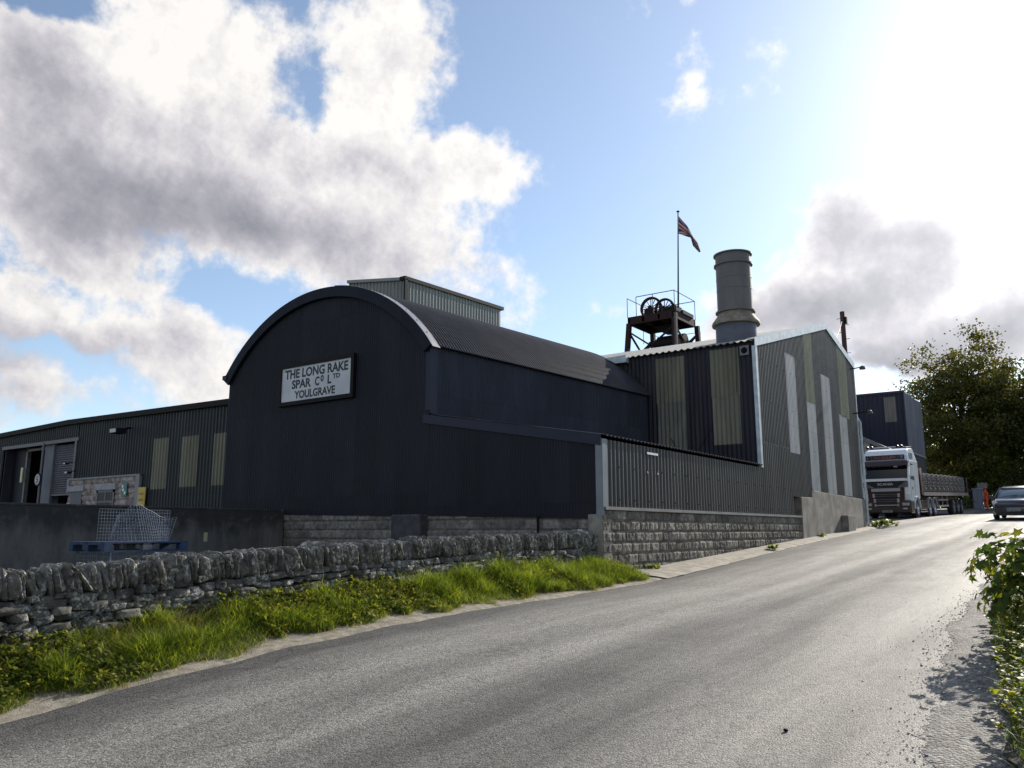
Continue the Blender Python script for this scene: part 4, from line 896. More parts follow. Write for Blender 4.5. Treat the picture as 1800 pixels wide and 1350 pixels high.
# ------------------------------------------------------------------ chimney
cx,cy=-9.33,25.55
ch=thing('chimney_stack','wide grey steel chimney with flanged collars rising through the gabled shed roof','chimney',(cx,cy,7))
CHM=mat('grey_chimney_steel',(.115,.108,.108),(.15,.14,.138),rough=.55,scale=1.5,stretch=(1,1,.3),spec=.35,dirt=(.13,.085,.05,.6),dscale=1.6)
CHB=mat('blue_grey_base_steel',(.075,.08,.11),(.10,.105,.135),rough=.55,scale=2,spec=.35)
RST=mat('rust_stained_cone',(.16,.13,.10),(.24,.21,.17),rough=.7,scale=6,dirt=(.12,.06,.03,.6),dscale=5)
R=.575
def ztop(py): return PY(1286,py,cy).z
z0=7.3; zc0=ztop(572); zc1=ztop(551); zt=ztop(449); zf=ztop(468)
mb=MB(); mb.lathe([(R,zc1-.02),(R,zt),(R-.03,zt),(R-.03,zt-1.5)],(cx,cy,0),48); mb.build('shaft',CHM,ch,smooth=True)
mb=MB(); mb.lathe([(R+.09,z0),(R+.09,zc0)],(cx,cy,0),48); mb.build('base',CHB,ch,smooth=True)
def collar(z,r0,r1,h,nm='collar',m=CHM):
    mb=MB(); mb.lathe([(r0,z-h/2),(r1,z-h/2),(r1,z+h/2),(r0,z+h/2)],(cx,cy,0),48); mb.build(nm,m,ch,smooth=True)
mb=MB(); [mb.lathe([(R+.001,z_-.008),(R+.008,z_),(R+.001,z_+.008)],(cx,cy,0),48) for z_ in np.linspace(zc1+.75,zf-.5,2)]; mb.build('weld_seams',CHM,ch,smooth=True)
collar(zt-.02,R-.02,R+.06,.04); collar(zf,R-.01,R+.06,.05); collar(zc1,R-.01,R+.07,.05)
mb=MB(); mb.lathe([(R+.0,zc1-.03),(R+.02,zc1-.12),(R+.19,zc0+.06),(R+.21,zc0),(R+.20,zc0-.05),(R+.09,zc0-.05)],(cx,cy,0),48); mb.build('rain_skirt',RST,ch,smooth=True)
# ------------------------------------------------------------------ headframe
N0=at(1186,546,42); xa=PY(1103,554,N0.y).x; yb=PX(1222,560,N0.x).y; X1,X0_=N0.x,xa; Y0,Y1=N0.y,yb; DZ=N0.z
zr=DZ+1.15
hf=thing('winding_headframe','rust dark steel winding headframe with two spoked wheels, railed platform and splayed legs','headframe',((X0_+X1)/2,(Y0+Y1)/2,1.2))
mb=MB(); mb.box((X0_,Y0,DZ-.02),(X1,Y1,DZ+.06)); 
for x in(X0_,X1-.14): mb.box((x,Y0,DZ-.36),(x+.14,Y1,DZ-.02))
for y in(Y0,Y1-.14): mb.box((X0_,y,DZ-.36),(X1,y+.14,DZ-.022))
for k in(1,2): 
    x=X0_+(X1-X0_)*k/3; mb.box((x-.06,Y0,DZ-.30),(x+.06,Y1,DZ-.024))
mb.build('platform',RUST,hf)
mb=MB(); mb.prism([(X0_+.9,DZ-.36),(X0_+1.4,DZ-.72),(X0_+1.9,DZ-.80),(X0_+2.3,DZ-.36)],'Y',Y0+1.2,Y0+2.1); mb.build('chute',DARKSTEEL,hf)
legs=[(X0_,Y0,-.10,-.0),(X1-.12,Y0,.0,-.0),(X0_+.1,Y1,-.02,.06),(X1,Y1,.02,.05)]
for (x,y,dx,dy) in legs:
    mb=MB(); zb_=1.4; L=DZ-.3-zb_; p=Vector((x+dx*L+.06,y+dy*L+.06,zb_)); q=Vector((x+.06,y+.06,DZ-.3)); mb.bar(p,q,.24,.24); mb.build('leg',RUST,hf)
def legp(i,z): 
    x,y,dx,dy=legs[i]; L=DZ-.3-z; return Vector((x+dx*L+.06,y+dy*L+.06,z))
for (i,j) in ((0,1),(1,3),(0,2),(2,3)):
    for (a,b) in ((i,j),(j,i)):
        mb=MB(); mb.bar(legp(a,DZ-.75),legp(b,DZ-2.75),.085,.085); mb.build('brace',DARKSTEEL,hf)
        mb=MB(); mb.bar(legp(a,DZ-3.2),legp(b,DZ-5.4),.085,.085); mb.build('brace',DARKSTEEL,hf)
def rail(mb,p,q,r=.022): mb.tube([p,q],r,6)
mb=MB(); c4=[Vector((X0_,Y0,zr)),Vector((X1,Y0,zr)),Vector((X1,Y1,zr)),Vector((X0_,Y1,zr))]
rail(mb,Vector((X0_+.55,Y0,zr)),c4[1]); rail(mb,c4[1],c4[2]); rail(mb,c4[2],c4[3]); rail(mb,c4[3],c4[0])
for p in (c4[0],Vector((X0_+.55,Y0,zr)),c4[0].lerp(c4[1],.55),c4[1],c4[2],c4[3],c4[2].lerp(c4[3],.5)): rail(mb,p,p-Vector((0,0,1.1)),.02)
mb.build('handrail',DARKSTEEL,hf)
def wheel(x,y,z,r,nm='sheave_wheel'):
    mb=MB()
    prof=[(r*.80,-.07),(r*.98,-.09),(r,-.06),(r*.93,0),(r,.06),(r*.98,.09),(r*.80,.07),(r*.80,-.07)]
    mb.lathe([(a,b) for a,b in prof],(x,y,z),40,'Y'); mb.lathe([(.02,-.16),(.14,-.16),(.14,.16),(.02,.16)],(x,y,z),16,'Y')
    for k in range(12):
        t=2*math.pi*k/12; mb.bar((x+.1*math.cos(t),y,z+.1*math.sin(t)),(x+r*.84*math.cos(t),y,z+r*.84*math.sin(t)),.045,.03)
    o=mb.build(nm,RUST,hf,smooth=True)
w1=at(1144.5,543.5,43.3); w2=at(1167,549,45)
wheel(w1.x,w1.y,DZ+.50,.64); wheel(w2.x+.05,w2.y,DZ+.95,.60)
for w,hz_ in((w1,.40),(w2,.80)):
    for d_ in(-.3,.18): mb=MB(); mb.box((w.x-.28,w.y+d_,DZ+.06),(w.x+.28,w.y+d_+.12,DZ+hz_)); mb.build('bearing_block',DARKSTEEL,hf)
q=at(1195,546,42.4)
mb=MB(); mb.box((X1-.55,Y0+.15,DZ+.06),(X1+.02,Y0+.9,DZ+.34)); mb.box((X1-.4,Y0+.95,DZ+.06),(X1+.06,Y1-.35,DZ+.26)); mb.build('rope_guard_box',DARKSTEEL,hf)
# lower winch stage behind
lo=at(1130,600,44.5); hi=at(1211,600,47); zl=at(1170,593,42.6).z
mb=MB(); mb.box((X0_+.9,Y0+.7,zl-.25),(X1-.25,Y1+.5,zl)); mb.box((X0_+1.0,Y0+.8,zl-1.3),(X1-.5,Y1+.3,zl-.25)); mb.box((X0_+.55,Y0+.9,zl-1.2),(X0_+1.0,Y0+1.3,zl-.75)); mb.lathe([(.02,-.8),(.42,-.8),(.42,.8),(.02,.8)],((X0_+X1)/2+.4,Y0+1.8,zl+.05),20,'X'); mb.build('winch_stage',DARKSTEEL,hf)
mb=MB(); e=[Vector((X0_+.5,Y0+.9,zl+.75)),Vector((X0_+.5,Y1+.4,zl+.75)),Vector((X1+.1,Y1+.4,zl+.75))]
rail(mb,e[0],e[1],.016); rail(mb,e[1],e[2],.016)
for p in(e[0],e[1],e[2],e[1].lerp(e[2],.5)): rail(mb,p,p-Vector((0,0,.8)),.016)
mb.build('lower_handrail',DARKSTEEL,hf)
mb=MB(); cp=legp(1,DZ-2)
a=Vector((X1+.02,Y0-.05,DZ-.1)); mb.tube([a,a-Vector((0,0,4.5))],.06,8); mb.build('downpipe',mat('lighter_pipe',(.07,.065,.075),rough=.6),hf)
# flagpole and flag
pb=at(1192.3,541,41.6); pt=at(1191.8,373,41.6)
fp=thing('flagpole','slim dark flagpole with a flat cap standing on the headframe platform','flagpole',(pb.x,pb.y,DZ+.06))
mb=MB(); mb.tube([(pb.x,pb.y,DZ+.06),tuple(pb.lerp(pt,.2)),tuple(pt)],[.055,.045,.03],8); mb.build('pole',DARKTRIM,fp,smooth=True)
mb=MB(); mb.lathe([(.01,.0),(.09,.02),(.09,.06),(.01,.08)],tuple(pt),10); mb.build('cap',BLACKM,fp)
def union(u,v):
    x=u*2; y=v  # 2:1
    cxx,cyy=x-1,y-.5
    if abs(cxx)<.1 or abs(cyy)<.1: return 1
    if abs(cxx)<.167 or abs(cyy)<.167: return 2
    d=abs(abs(cxx)*.5-abs(cyy))/1.118
    dd=(abs(cxx)*.5-abs(cyy))/1.118
    if d<.033: return 1
    if d<.1: return 2
    return 0
fm=[mat('flag_blue',(.012,.014,.05),rough=.8),mat('flag_red',(.12,.018,.022),rough=.8),mat('flag_white',(.20,.19,.21),rough=.8)]
for m_ in fm:
    N=NT(m_.node_tree); b=N.n['Principled BSDF']; t=N.node('ShaderNodeBsdfTranslucent'); cc=b.inputs['Base Color'].links[0].from_socket; N.l.new(cc,t.inputs[0])
    mx=N.node('ShaderNodeMixShader'); mx.inputs[0].default_value=.35; N.l.new(b.outputs[0],mx.inputs[1]); N.l.new(t.outputs[0],mx.inputs[2]); N.l.new(mx.outputs[0],N.n['Material Output'].inputs[0])
topc=[(1193,380),(1208,397),(1218,415),(1227,427),(1232,442)]; botc=[(1193,411),(1205,415),(1214,418),(1218,432),(1229,444)]
def poly(c,t):
    t=t*(len(c)-1); i=min(int(t),len(c)-2); f=t-i; return (c[i][0]*(1-f)+c[i+1][0]*f,c[i][1]*(1-f)+c[i+1][1]*f)
NU,NV=48,24; V=[];
for i in range(NU+1):
    for j in range(NV+1):
        u,v=i/NU,j/NV; a=poly(topc,u); b=poly(botc,u); x=a[0]*(1-v)+b[0]*v; y=a[1]*(1-v)+b[1]*v
        dep=41.6+.10*math.sin(u*9+v*4)*u+.16*math.sin(v*13+u*3)*min(1,u*2)*.8; V.append(at(x,y,dep))
F=[];fmx=[]
for i in range(NU):
    for j in range(NV): F.append((i*(NV+1)+j,i*(NV+1)+j+1,(i+1)*(NV+1)+j+1,(i+1)*(NV+1)+j)); fmx.append(union((i+.5)/NU,(j+.5)/NV))
tag(npmesh('flag',[tuple(v) for v in V],F,fm,smooth=True,fmat=fmx),'limp union flag of red, white and blue drooping from the flagpole','flag')
# ------------------------------------------------------------------ name sign on the barn
sx0,sx1,sz0,sz1=-18.42,-15.60,5.16,6.12
sg=thing('name_board','white board in a dark frame lettered THE LONG RAKE SPAR, mounted on the barn front','sign',((sx0+sx1)/2,FY,sz0))
mb=MB(); mb.box((sx0,FY-.10,sz0),(sx1,FY-.06,sz1)); mb.build('board',mat('white_board',(.42,.43,.47),(.50,.51,.54),rough=.6,scale=3,dirt=(.28,.28,.30,.4)),sg)
mb=MB(); f=.11
mb.box((sx0-f,FY-.14,sz1),(sx1+f,FY-.03,sz1+f)); mb.box((sx0-f,FY-.14,sz0-f),(sx1+f,FY-.03,sz0)); mb.box((sx0-f,FY-.137,sz0),(sx0,FY-.03,sz1)); mb.box((sx1,FY-.137,sz0),(sx1+f,FY-.03,sz1)); mb.build('frame',BLACKM,sg)
mb=MB(); w=sx1-sx0; h=sz1-sz0
def T(s_,x,z,wd,ht,b=.036): text_mesh(mb,s_,(sx0+x*w,FY-.101,sz0+z*h),(1,0,0),(0,0,1),wd*w,ht*h,b,.002,(0,-1,0))
T('THE LONG RAKE',.045,.685,.91,.25); T('SPAR',.155,.375,.285,.24); T('C',.495,.375,.065,.24); T('o',.575,.47,.045,.25); T('L',.675,.375,.055,.24); T('TD',.745,.50,.105,.125)
T('YOULGRAVE',.20,.075,.585,.215)
mb.build('lettering',LETTER,sg)
# ------------------------------------------------------------------ small fittings on the buildings
def floodlight(label,p,dx,s=1.0,wall='Y'):
    t=thing('floodlight',label,'light',tuple(p)); x,y,z=p
    mb=MB()
    if wall=='Y':
        mb.bar((x,y,z),(x+dx*.6*s,y-.45*s,z-.12*s),.05*s,.05*s); mb.build('arm',DARKTRIM,t)
        mb=MB(); c=Vector((x+dx*.6*s,y-.5*s,z-.16*s)); mb.box((c.x-.19*s,c.y-.14*s,c.z-.07*s),(c.x+.19*s,c.y+.14*s,c.z+.07*s)); o=mb.build('lamp_head',DARKSTEEL,t,bevel=.02)
        mb=MB(); mb.box((c.x-.15*s,c.y-.147*s,c.z-.05*s),(c.x+.15*s,c.y-.142*s,c.z+.05*s)); mb.build('glass',mat('lamp_glass',(.3,.3,.3),rough=.2),t)
    else:
        mb.bar((x,y,z),(x+.42*s,y,z+.03),.04*s,.04*s); mb.build('arm',DARKTRIM,t)
        mb=MB(); mb.lathe([(.03,.10),(.10,.06),(.13,-.06),(.02,-.05)],(x+.5*s,y,z),14,'Z'); mb.build('lamp_head',mat('lamp_shell',(.07,.06,.05),rough=.5),t,smooth=True)
    return t
floodlight('black floodlight on an arm high on the dark workshop wall',PY(229,752,WY-.04),.5,1.25)
floodlight('upper of two tiny black lamps beside the roller shutter',PY(128,812,WY-.1),.1,.5)
floodlight('lower of two tiny black lamps beside the roller shutter',PY(134,827,WY-.1),.1,.6)
floodlight('small dome lamp on the far gable corner beside the telegraph pole',PX(1494,649,GX+.04),0,1.0,'X')
floodlight('brown lamp on a bracket low on the far corner of the gabled shed',PX(1500,727,GX+.04),0,1.3,'X')
p=PY(1308.5,616,SY-.06)
al=thing('alarm_siren','square grey plate with a round dark siren near the top corner of the gabled shed','alarm',tuple(p))
mb=MB(); mb.box((p.x-.14,p.y-.03,p.z-.15),(p.x+.14,p.y+.02,p.z+.15)); mb.build('back_plate',mat('plate_grey',(.14,.14,.17),rough=.5),al)
mb=MB(); mb.lathe([(.001,-.075),(.035,-.075),(.05,-.05),(.08,-.06),(.10,-.03)],tuple(p),20,'Y'); mb.build('horn',BLACKM,al,smooth=True)
# yellow sign, green notice, speed sign
p=PY(253,873,WY-.1)
ys_=thing('yellow_sign','tall faded yellow sign with brown lettering at the corner of the rubble wall','sign',(p.x,WY-.1,2.4))
mb=MB(); mb.box((-26.1,WY-.14,2.42),(-25.66,WY-.11,3.06)); mb.build('panel',mat('faded_yellow',(.42,.27,.025),(.48,.33,.05),rough=.5,scale=4),ys_)
mb=MB(); text_mesh(mb,'LORRY',(-26.05,WY-.141,2.80),(1,0,0),(0,0,1),.34,.085,.01,.001,(0,-1,0)); text_mesh(mb,'WASH',(-26.05,WY-.141,2.60),(1,0,0),(0,0,1),.33,.085,.01,.001,(0,-1,0)); mb.build('lettering',mat('brown_ink',(.12,.04,.01),rough=.6),ys_)
p=PY(219,860,WY-.14)
gs=thing('green_notice','small green and white notice fixed on the pinkish rubble wall','sign',(p.x,WY-.14,p.z))
mb=MB(); mb.box((p.x-.16,WY-.16,p.z-.24),(p.x+.16,WY-.14,p.z+.24)); mb.build('panel',mat('notice_green',(.03,.13,.11),rough=.5),gs)
mb=MB()
for a,b in((-.1,.1),(.06,-.12),(-.06,-.02)): mb.box((p.x+a-.05,WY-.163,p.z+b-.045),(p.x+a+.05,WY-.161,p.z+b+.045))
mb.build('white_marks',WHITEP,gs)
p=PY(68,843,WY-.35)
sp=thing('speed_limit_sign','round white speed limit 5 sign on a grey post in the workshop doorway','sign',(p.x,WY-.35,1.25))
mb=MB(); mb.tube([(p.x+.05,WY-.32,1.25),(p.x+.05,WY-.32,4.95)],.045,8); mb.build('post',mat('post_grey',(.13,.13,.135),rough=.6),sp)
mb=MB(); mb.lathe([(.001,-.0),(.25,-.0),(.25,.02),(.001,.02)],(p.x,WY-.40,p.z),28,'Y'); mb.build('disc',BLACKM,sp)
mb=MB(); mb.lathe([(.001,-.004),(.20,-.004),(.20,.0)],(p.x,WY-.402,p.z),28,'Y'); mb.build('face',mat('sign_white',(.36,.36,.38),rough=.5),sp)
mb=MB(); text_mesh(mb,'5',(p.x-.075,WY-.4065,p.z-.12),(1,0,0),(0,0,1),.15,.24,.02,.001,(0,-1,0)); mb.build('lettering',BLACKM,sp)
p=PY(38,835,WY+.2); mb=MB(); mb.box((p.x-.07,p.y-.02,p.z-.3),(p.x+.07,p.y+.02,p.z+.3)); tag(mb.build('hazard_panel',mat('pale_lit_yellow',(.55,.55,.32),rough=.6)),'small pale yellow panel hanging in the dark doorway','panel')
# ------------------------------------------------------------------ pallet, wire panels and crate behind the wall
WIRE=mat('galvanised_wire',(.12,.14,.19),(.17,.19,.24),rough=.5,metal=.3,scale=10)
BLUE=mat('blue_pallet_paint',(.010,.026,.070),(.018,.045,.11),rough=.75,scale=8,dirt=(.02,.03,.06,.5),dscale=6)
def wires(mb,fn,nu,nv,r=.0032):
    for i in range(nu+1): 
        mb.tube([fn(i/nu,j/12) for j in range(13)],r,4,False)
    for j in range(nv+1): mb.tube([fn(i/16,j/nv) for i in range(17)],r,4,False)
py0,py1=6.03,7.33; pxx=-11.5; pz=1.345
pal=thing('blue_pallet','chipped blue timber pallet resting on a wire crate behind the dry stone wall','pallet',(pxx-.5,6.68,pz))
mb=MB()
for k in range(6): mb.box((pxx-1.0+k*.175,py0,pz+.118),(pxx-1.0+k*.175+.125,py1,pz+.14))
mb.build('top_boards',BLUE,pal)
mb=MB()
for x in(pxx-1.0,pxx-.55,pxx-.1): mb.box((x,py0,pz),(x+.1,py1,pz+.02))
for y in(py0,py0+.58,py1-.12): mb.box((pxx-1.0,y,pz+.096),(pxx,y+.12,pz+.117))
mb.build('bottom_boards',BLUE,pal)
for y in(py0,py0+.58,py1-.14):
    for x in(pxx-1.0,pxx-.55,pxx-.10): mb=MB(); mb.box((x,y,pz+.021),(x+.1,y+.14,pz+.095)); mb.build('block',BLUE if y!=py0+.58 else mat('bare_wood_block',(.10,.10,.10),(.15,.15,.14),rough=.8),pal)
wp=thing('wire_mesh_sheet','upright square wire mesh sheet standing at the back of the blue pallet','wire mesh',(pxx-.4,6.6,pz+.14))
mb=MB(); wires(mb,lambda u,v:Vector((pxx-.42-.1*u,py0+.10+(py1-py0-.12)*u,pz+.145+.47*v)),26,10); mb.build('mesh',WIRE,wp)
wq=thing('wire_mesh_sheet','buckled wire mesh sheet bulging into a hump at the front of the blue pallet','wire mesh',(pxx-.2,6.6,pz+.14))
def hump(u,v):
    y=py0+.18+.95*u-.12*v*math.sin(u*3.1)+.10*v
    return Vector((pxx-.12-.25*math.sin(u*math.pi)*v-.12*math.cos(u*6),y,pz+.145+v*(.40+.22*math.exp(-((u-.45)/.22)**2))*(.9 if u<.9 else .85)+.02*math.sin(u*20)))
mb=MB(); wires(mb,hump,24,11); mb.build('mesh',WIRE,wq)
wc=thing('wire_crate','square wire mesh crate standing under the blue pallet','crate',(pxx-.5,6.68,.3))
mb=MB(); z0_=g1(pxx,6.7); 
wires(mb,lambda u,v:Vector((pxx-.02,py0+.1+1.1*u,z0_+(pz-.006-z0_)*v)),18,16); wires(mb,lambda u,v:Vector((pxx-.98,py0+.1+1.1*u,z0_+(pz-.006-z0_)*v)),18,16)
wires(mb,lambda u,v:Vector((pxx-.98+.96*u,py0+.1,z0_+(pz-.006-z0_)*v)),16,16); wires(mb,lambda u,v:Vector((pxx-.98+.96*u,py0+1.2,z0_+(pz-.006-z0_)*v)),16,16); mb.build('mesh',WIRE,wc)
mb=MB()
for x in(pxx-.98,pxx-.04):
    for y in(py0+.1,py0+1.18): mb.box((x,y,z0_-.02),(x+.025,y+.025,pz-.001))
mb.build('corner_posts',WIRE,wc)
# ------------------------------------------------------------------ utility pole
p=at(1487,640,46); pt=at(1486,548,46); zb_=g1(p.x,p.y)
up=thing('utility_pole','dark brown timber utility pole with step bolts rising behind the gabled shed','pole',(p.x,p.y,zb_))
mb=MB(); mb.tube([(p.x,p.y,zb_-.2),(p.x,p.y,pt.z)],[.17,.13],12); mb.build('pole',mat('creosoted_timber',(.045,.022,.02),(.08,.04,.035),rough=.9,scale=6,stretch=(1,1,.1),bump=.4),up,smooth=True)
mb=MB(); mb.box((p.x+.10,p.y-.12,pt.z-.75),(p.x+.24,p.y+.1,pt.z-.35)); mb.build('junction_box',BLACKM,up)
for k in range(9):
    z=pt.z-.4-k*.42; s_=1 if k%2 else -1; mb=MB(); mb.tube([(p.x+s_*.1,p.y,z),(p.x+s_*.33,p.y,z)],.016,6); mb.build('step_bolt',DARKSTEEL,up)
mb=MB(); cable(mb,[Vector((p.x,p.y-.1,pt.z-.5)),Vector((GX-.3,YA+1.5,ZA-.45))],.016,.35,14); mb.build('wire',BLACKM,up)
# ------------------------------------------------------------------ buildings beyond the lorry
wx=-11.0; wy0,wy1=63.7,70.2
wh=thing('blue_warehouse','dark blue corrugated warehouse with one brown translucent sheet, behind the lorry','building',(-16,66,2.8))
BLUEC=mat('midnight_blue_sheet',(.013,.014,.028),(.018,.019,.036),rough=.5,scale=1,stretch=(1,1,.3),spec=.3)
BLUES=mat('light_reflecting_side_sheet',(.10,.11,.15),(.14,.15,.19),rough=.4,scale=1,stretch=(1,1,.2),spec=.5)  # pale colour paints the light reflected off the upper side wall
zt_=11.55
mb=MB(); corr(mb,'X',-27,wx,wy0,-1,2.6,zt_,.33,.05,True); mb.build('front_wall',BLUEC,wh,fixn=False)
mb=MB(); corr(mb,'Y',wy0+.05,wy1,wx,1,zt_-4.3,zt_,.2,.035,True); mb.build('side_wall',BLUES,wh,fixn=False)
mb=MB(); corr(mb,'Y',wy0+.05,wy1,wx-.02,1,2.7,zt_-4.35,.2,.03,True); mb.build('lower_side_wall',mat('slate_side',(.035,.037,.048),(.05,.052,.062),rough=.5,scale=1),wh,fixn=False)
mb=MB(); mb.box((wx,wy0,zt_-4.38),(wx+.06,wy1,zt_-4.28)); mb.build('side_drip_trim',FLASH,wh)
mb=MB(); mb.box((-27,wy0-.1,zt_-.02),(wx+.03,wy0+.1,zt_+.13)); mb.build('roof_trim',mat('plum_trim',(.045,.012,.035),rough=.6),wh)
mb=MB(); mb.box((wx-.02,wy0-.08,2.7),(wx+.06,wy0+.0,zt_)); mb.build('corner_trim',mat('corner_grey',(.10,.11,.14),rough=.5),wh)
a=PY(1553,699,wy0); b=PY(1577,741,wy0); mb=MB(); corr(mb,'X',a.x,b.x,wy0-.01,-1,b.z,a.z,.33,.052,True); mb.build('translucent_panel',mat('brown_grey_sheet',(.13,.11,.10),(.16,.14,.12),rough=.6,scale=2),wh,fixn=False)
mb=MB(); mb.box((-27,wy0+.2,zt_-.3),(wx-.1,wy1-.1,zt_-.15)); mb.box((-27,wy1-.1,2.7),(wx,wy1,zt_)); mb.build('roof',BLUEC,wh)
# low shed with a sloping roofline between
ly=57.0; a=PY(1504,762,ly); b=PY(1562,792,ly)
ls=thing('low_grey_shed','low slate grey shed with a sloping roof edge between gabled shed and blue warehouse','shed',(a.x,ly,2.5))
mb=MB(); mb.prism([(a.x-4,2.4),(b.x+.4,2.4),(b.x+.4,b.z-.25),(a.x,a.z-.08),(a.x-4,a.z+1.8)],'Y',ly,ly+4); mb.build('walls',mat('slate_grey_wall',(.045,.045,.06),(.06,.06,.075),rough=.6,scale=2),ls)
mb=MB(); mb.prism([(a.x-4,a.z+1.8),(b.x+.5,b.z-.3),(b.x+.5,b.z-.08),(a.x-4,a.z+2.05)],'Y',ly-.25,ly+4.2); mb.build('roof_edge',mat('grey_roof_edge',(.12,.115,.125),(.16,.15,.155),rough=.7,scale=3),ls)
a2=PY(1518,776,ly-.05); b2=PY(1530,800,ly-.05); mb=MB(); mb.box((a2.x,ly-.03,b2.z),(b2.x,ly-.01,a2.z)); mb.build('pale_door',mat('pale_panel',(.28,.27,.25),rough=.6),ls)
# ------------------------------------------------------------------ cabinet, twin sign plates at the lane side
a=at(1708.5,860,68); b=at(1729,893,68); zg=g1(a.x,a.y)
cb_=thing('grey_cabinet','blue grey metal cabinet standing beside the worker in orange','cabinet',((a.x+b.x)/2,a.y,zg))
mb=MB(); mb.box((a.x,a.y,zg),(b.x,a.y+.7,a.z)); mb.build('body',mat('cabinet_paint',(.13,.14,.19),(.17,.18,.23),rough=.55,scale=3),cb_,bevel=.02)
mb=MB(); mb.box((a.x+.06,a.y-.02,zg+.08),((a.x+b.x)/2-.02,a.y,a.z-.08)); mb.build('door',mat('cabinet_door',(.15,.16,.21),rough=.5),cb_)
mb=MB(); mb.box(((a.x+b.x)/2+.02,a.y-.02,zg+.08),(b.x-.06,a.y,a.z-.08)); mb.build('door',mat('cabinet_door2',(.15,.16,.21),rough=.5),cb_)
mb=MB(); mb.box((a.x-.06,a.y-.06,a.z),(b.x+.06,a.y+.76,a.z+.06)); mb.build('lid',mat('cabinet_lid',(.3,.3,.33),rough=.5),cb_)
p=at(1724.5,853,68.8); 
sp2=thing('twin_plate_sign','two plain grey sign plates side by side on one post above the cabinet','sign',(p.x,p.y,g1(p.x,p.y)))
mb=MB(); mb.tube([(p.x,p.y+.8,g1(p.x,p.y)),(p.x,p.y+.8,p.z+.3)],.035,8); mb.build('post',mat('galvanised_post',(.3,.3,.33),rough=.5),sp2)
for d in(-.2,.2): mb=MB(); mb.box((p.x+d-.18,p.y+.74,p.z-.25),(p.x+d+.18,p.y+.765,p.z+.22)); mb.build('plate',mat('sign_back',(.14,.14,.15),(.18,.18,.19),rough=.6,scale=3),sp2)
# ================================================================== LORRY (local frame: x to the side we see, y from the front backwards)
LW=mat('lorry_white',(.72,.75,.78),(.78,.80,.82),rough=.25,spec=.6,coat=.5)
LM=mat('lorry_maroon',(.030,.007,.010),(.042,.010,.013),rough=.3,spec=.5,coat=.3)
LB=mat('lorry_black',(.010,.010,.011),rough=.4)
LG=mat('lorry_grey',(.10,.09,.10),(.13,.12,.125),rough=.5)
GLS=mat('dark_windscreen',(.006,.007,.009),rough=.06,spec=.5)
SIDEG=mat('side_glass',(.10,.13,.13),rough=.08,spec=.6)
TYRE=mat('tyre_rubber',(.012,.012,.013),(.02,.02,.02),rough=.85,scale=20)
CHR=mat('polished_rim',(.55,.56,.60),rough=.25,metal=.8)
DRIM=mat('painted_rim',(.16,.15,.16),(.22,.20,.21),rough=.5,scale=9)
BED=mat('weathered_bed_edge',(.16,.12,.11),(.24,.19,.17),rough=.8,scale=6)
CLR=mat('headlamp_glass',(.35,.36,.38),rough=.1,spec=.8)
LPOS=Vector((-9.62,48.1,0)); LPOS.z=g1(LPOS.x,LPOS.y)+.0
LROT=(math.atan(.0315),0,math.radians(-2.8))
tr=thing('articulated_lorry','white and maroon articulated lorry parked facing us with a long flatbed trailer','lorry',tuple(LPOS),LROT,local=True)
LMAT=Matrix.Translation(LPOS)@Matrix.Rotation(LROT[2],4,'Z')@Matrix.Rotation(LROT[0],4,'X')
def vwheel(parent,x,y,r,w,side,rim=CHR,dish=.0):
    """wheel > rim; side=+1 outer face towards +x"""
    mb=MB(); s=side
    prof=[(r*.56,-w/2),(r*.80,-w/2),(r*.97,-w/2+.03),(r,-w/4),(r,w/4),(r*.97,w/2-.03),(r*.80,w/2),(r*.56,w/2),(r*.56,-w/2)]
    mb.lathe(prof,(x,y,r),30,'X'); ty=mb.build('wheel',TYRE,parent,smooth=True)
    mb=MB(); o=w/2*s
    mb.lathe([(r*.56,o-.01*s),(r*.52,o-.02*s),(r*.46,o-.10*s),(r*.24,o-.08*s),(r*.20,o+(.02-dish)*s),(r*.10,o+(.05-dish)*s),(.001,o+(.05-dish)*s)],(x,y,r),24,'X')
    for k in range(10):
        t=2*math.pi*k/10; mb.lathe([(.018,o-.09*s),(.018,o-.04*s),(.001,o-.04*s)],(x,y+r*.33*math.cos(t),r+r*.33*math.sin(t)),6,'X')
    mb.build('rim',rim,ty,smooth=True)
# cab body: side outline extruded, narrower roof above
mb=MB(); mb.prism([(.10,.95),(.02,1.3),(.0,2.05),(.12,2.15),(.42,3.0),(.40,3.15),(2.25,3.15),(2.25,1.05),(1.95,1.05),(1.9,1.15),(.90,1.15),(.85,.95)],'X',-1.22,1.22)
mb.build('cab',LW,tr,bevel=.05)
mb=MB(); V=[]
for (y,z,wd) in [(.36,3.14,1.20),(.42,3.45,1.17),(.66,3.72,1.10),(1.1,3.84,1.04),(2.2,3.88,1.02),(2.25,3.14,1.20)]: V+= [(-wd,y,z),(wd,y,z)]
n=6; F=[(2*i,2*i+1,2*i+3,2*i+2) for i in range(n-1)]+[tuple(2*i for i in range(n)),tuple(2*i+1 for i in range(n))[::-1],(0,1,11,10)]
mb.add(V,F); mb.build('roof',LW,tr,bevel=.06)
mb=MB(); mb.box((-1.2,.0,.28),(1.22,.75,.95)); mb.box((-1.18,-.04,.30),(1.18,.1,.60)); mb.build('bumper',mat('dark_maroon_bumper',(.020,.007,.008),(.028,.009,.010),rough=.35,coat=.3),tr,bevel=.05)
mb=MB(); mb.prism([(-.96,1.68),(.96,1.68),(.90,.62),(-.90,.62)],'Y',-.035,.0); mb.build('grille_surround',LM,tr)
mb=MB()
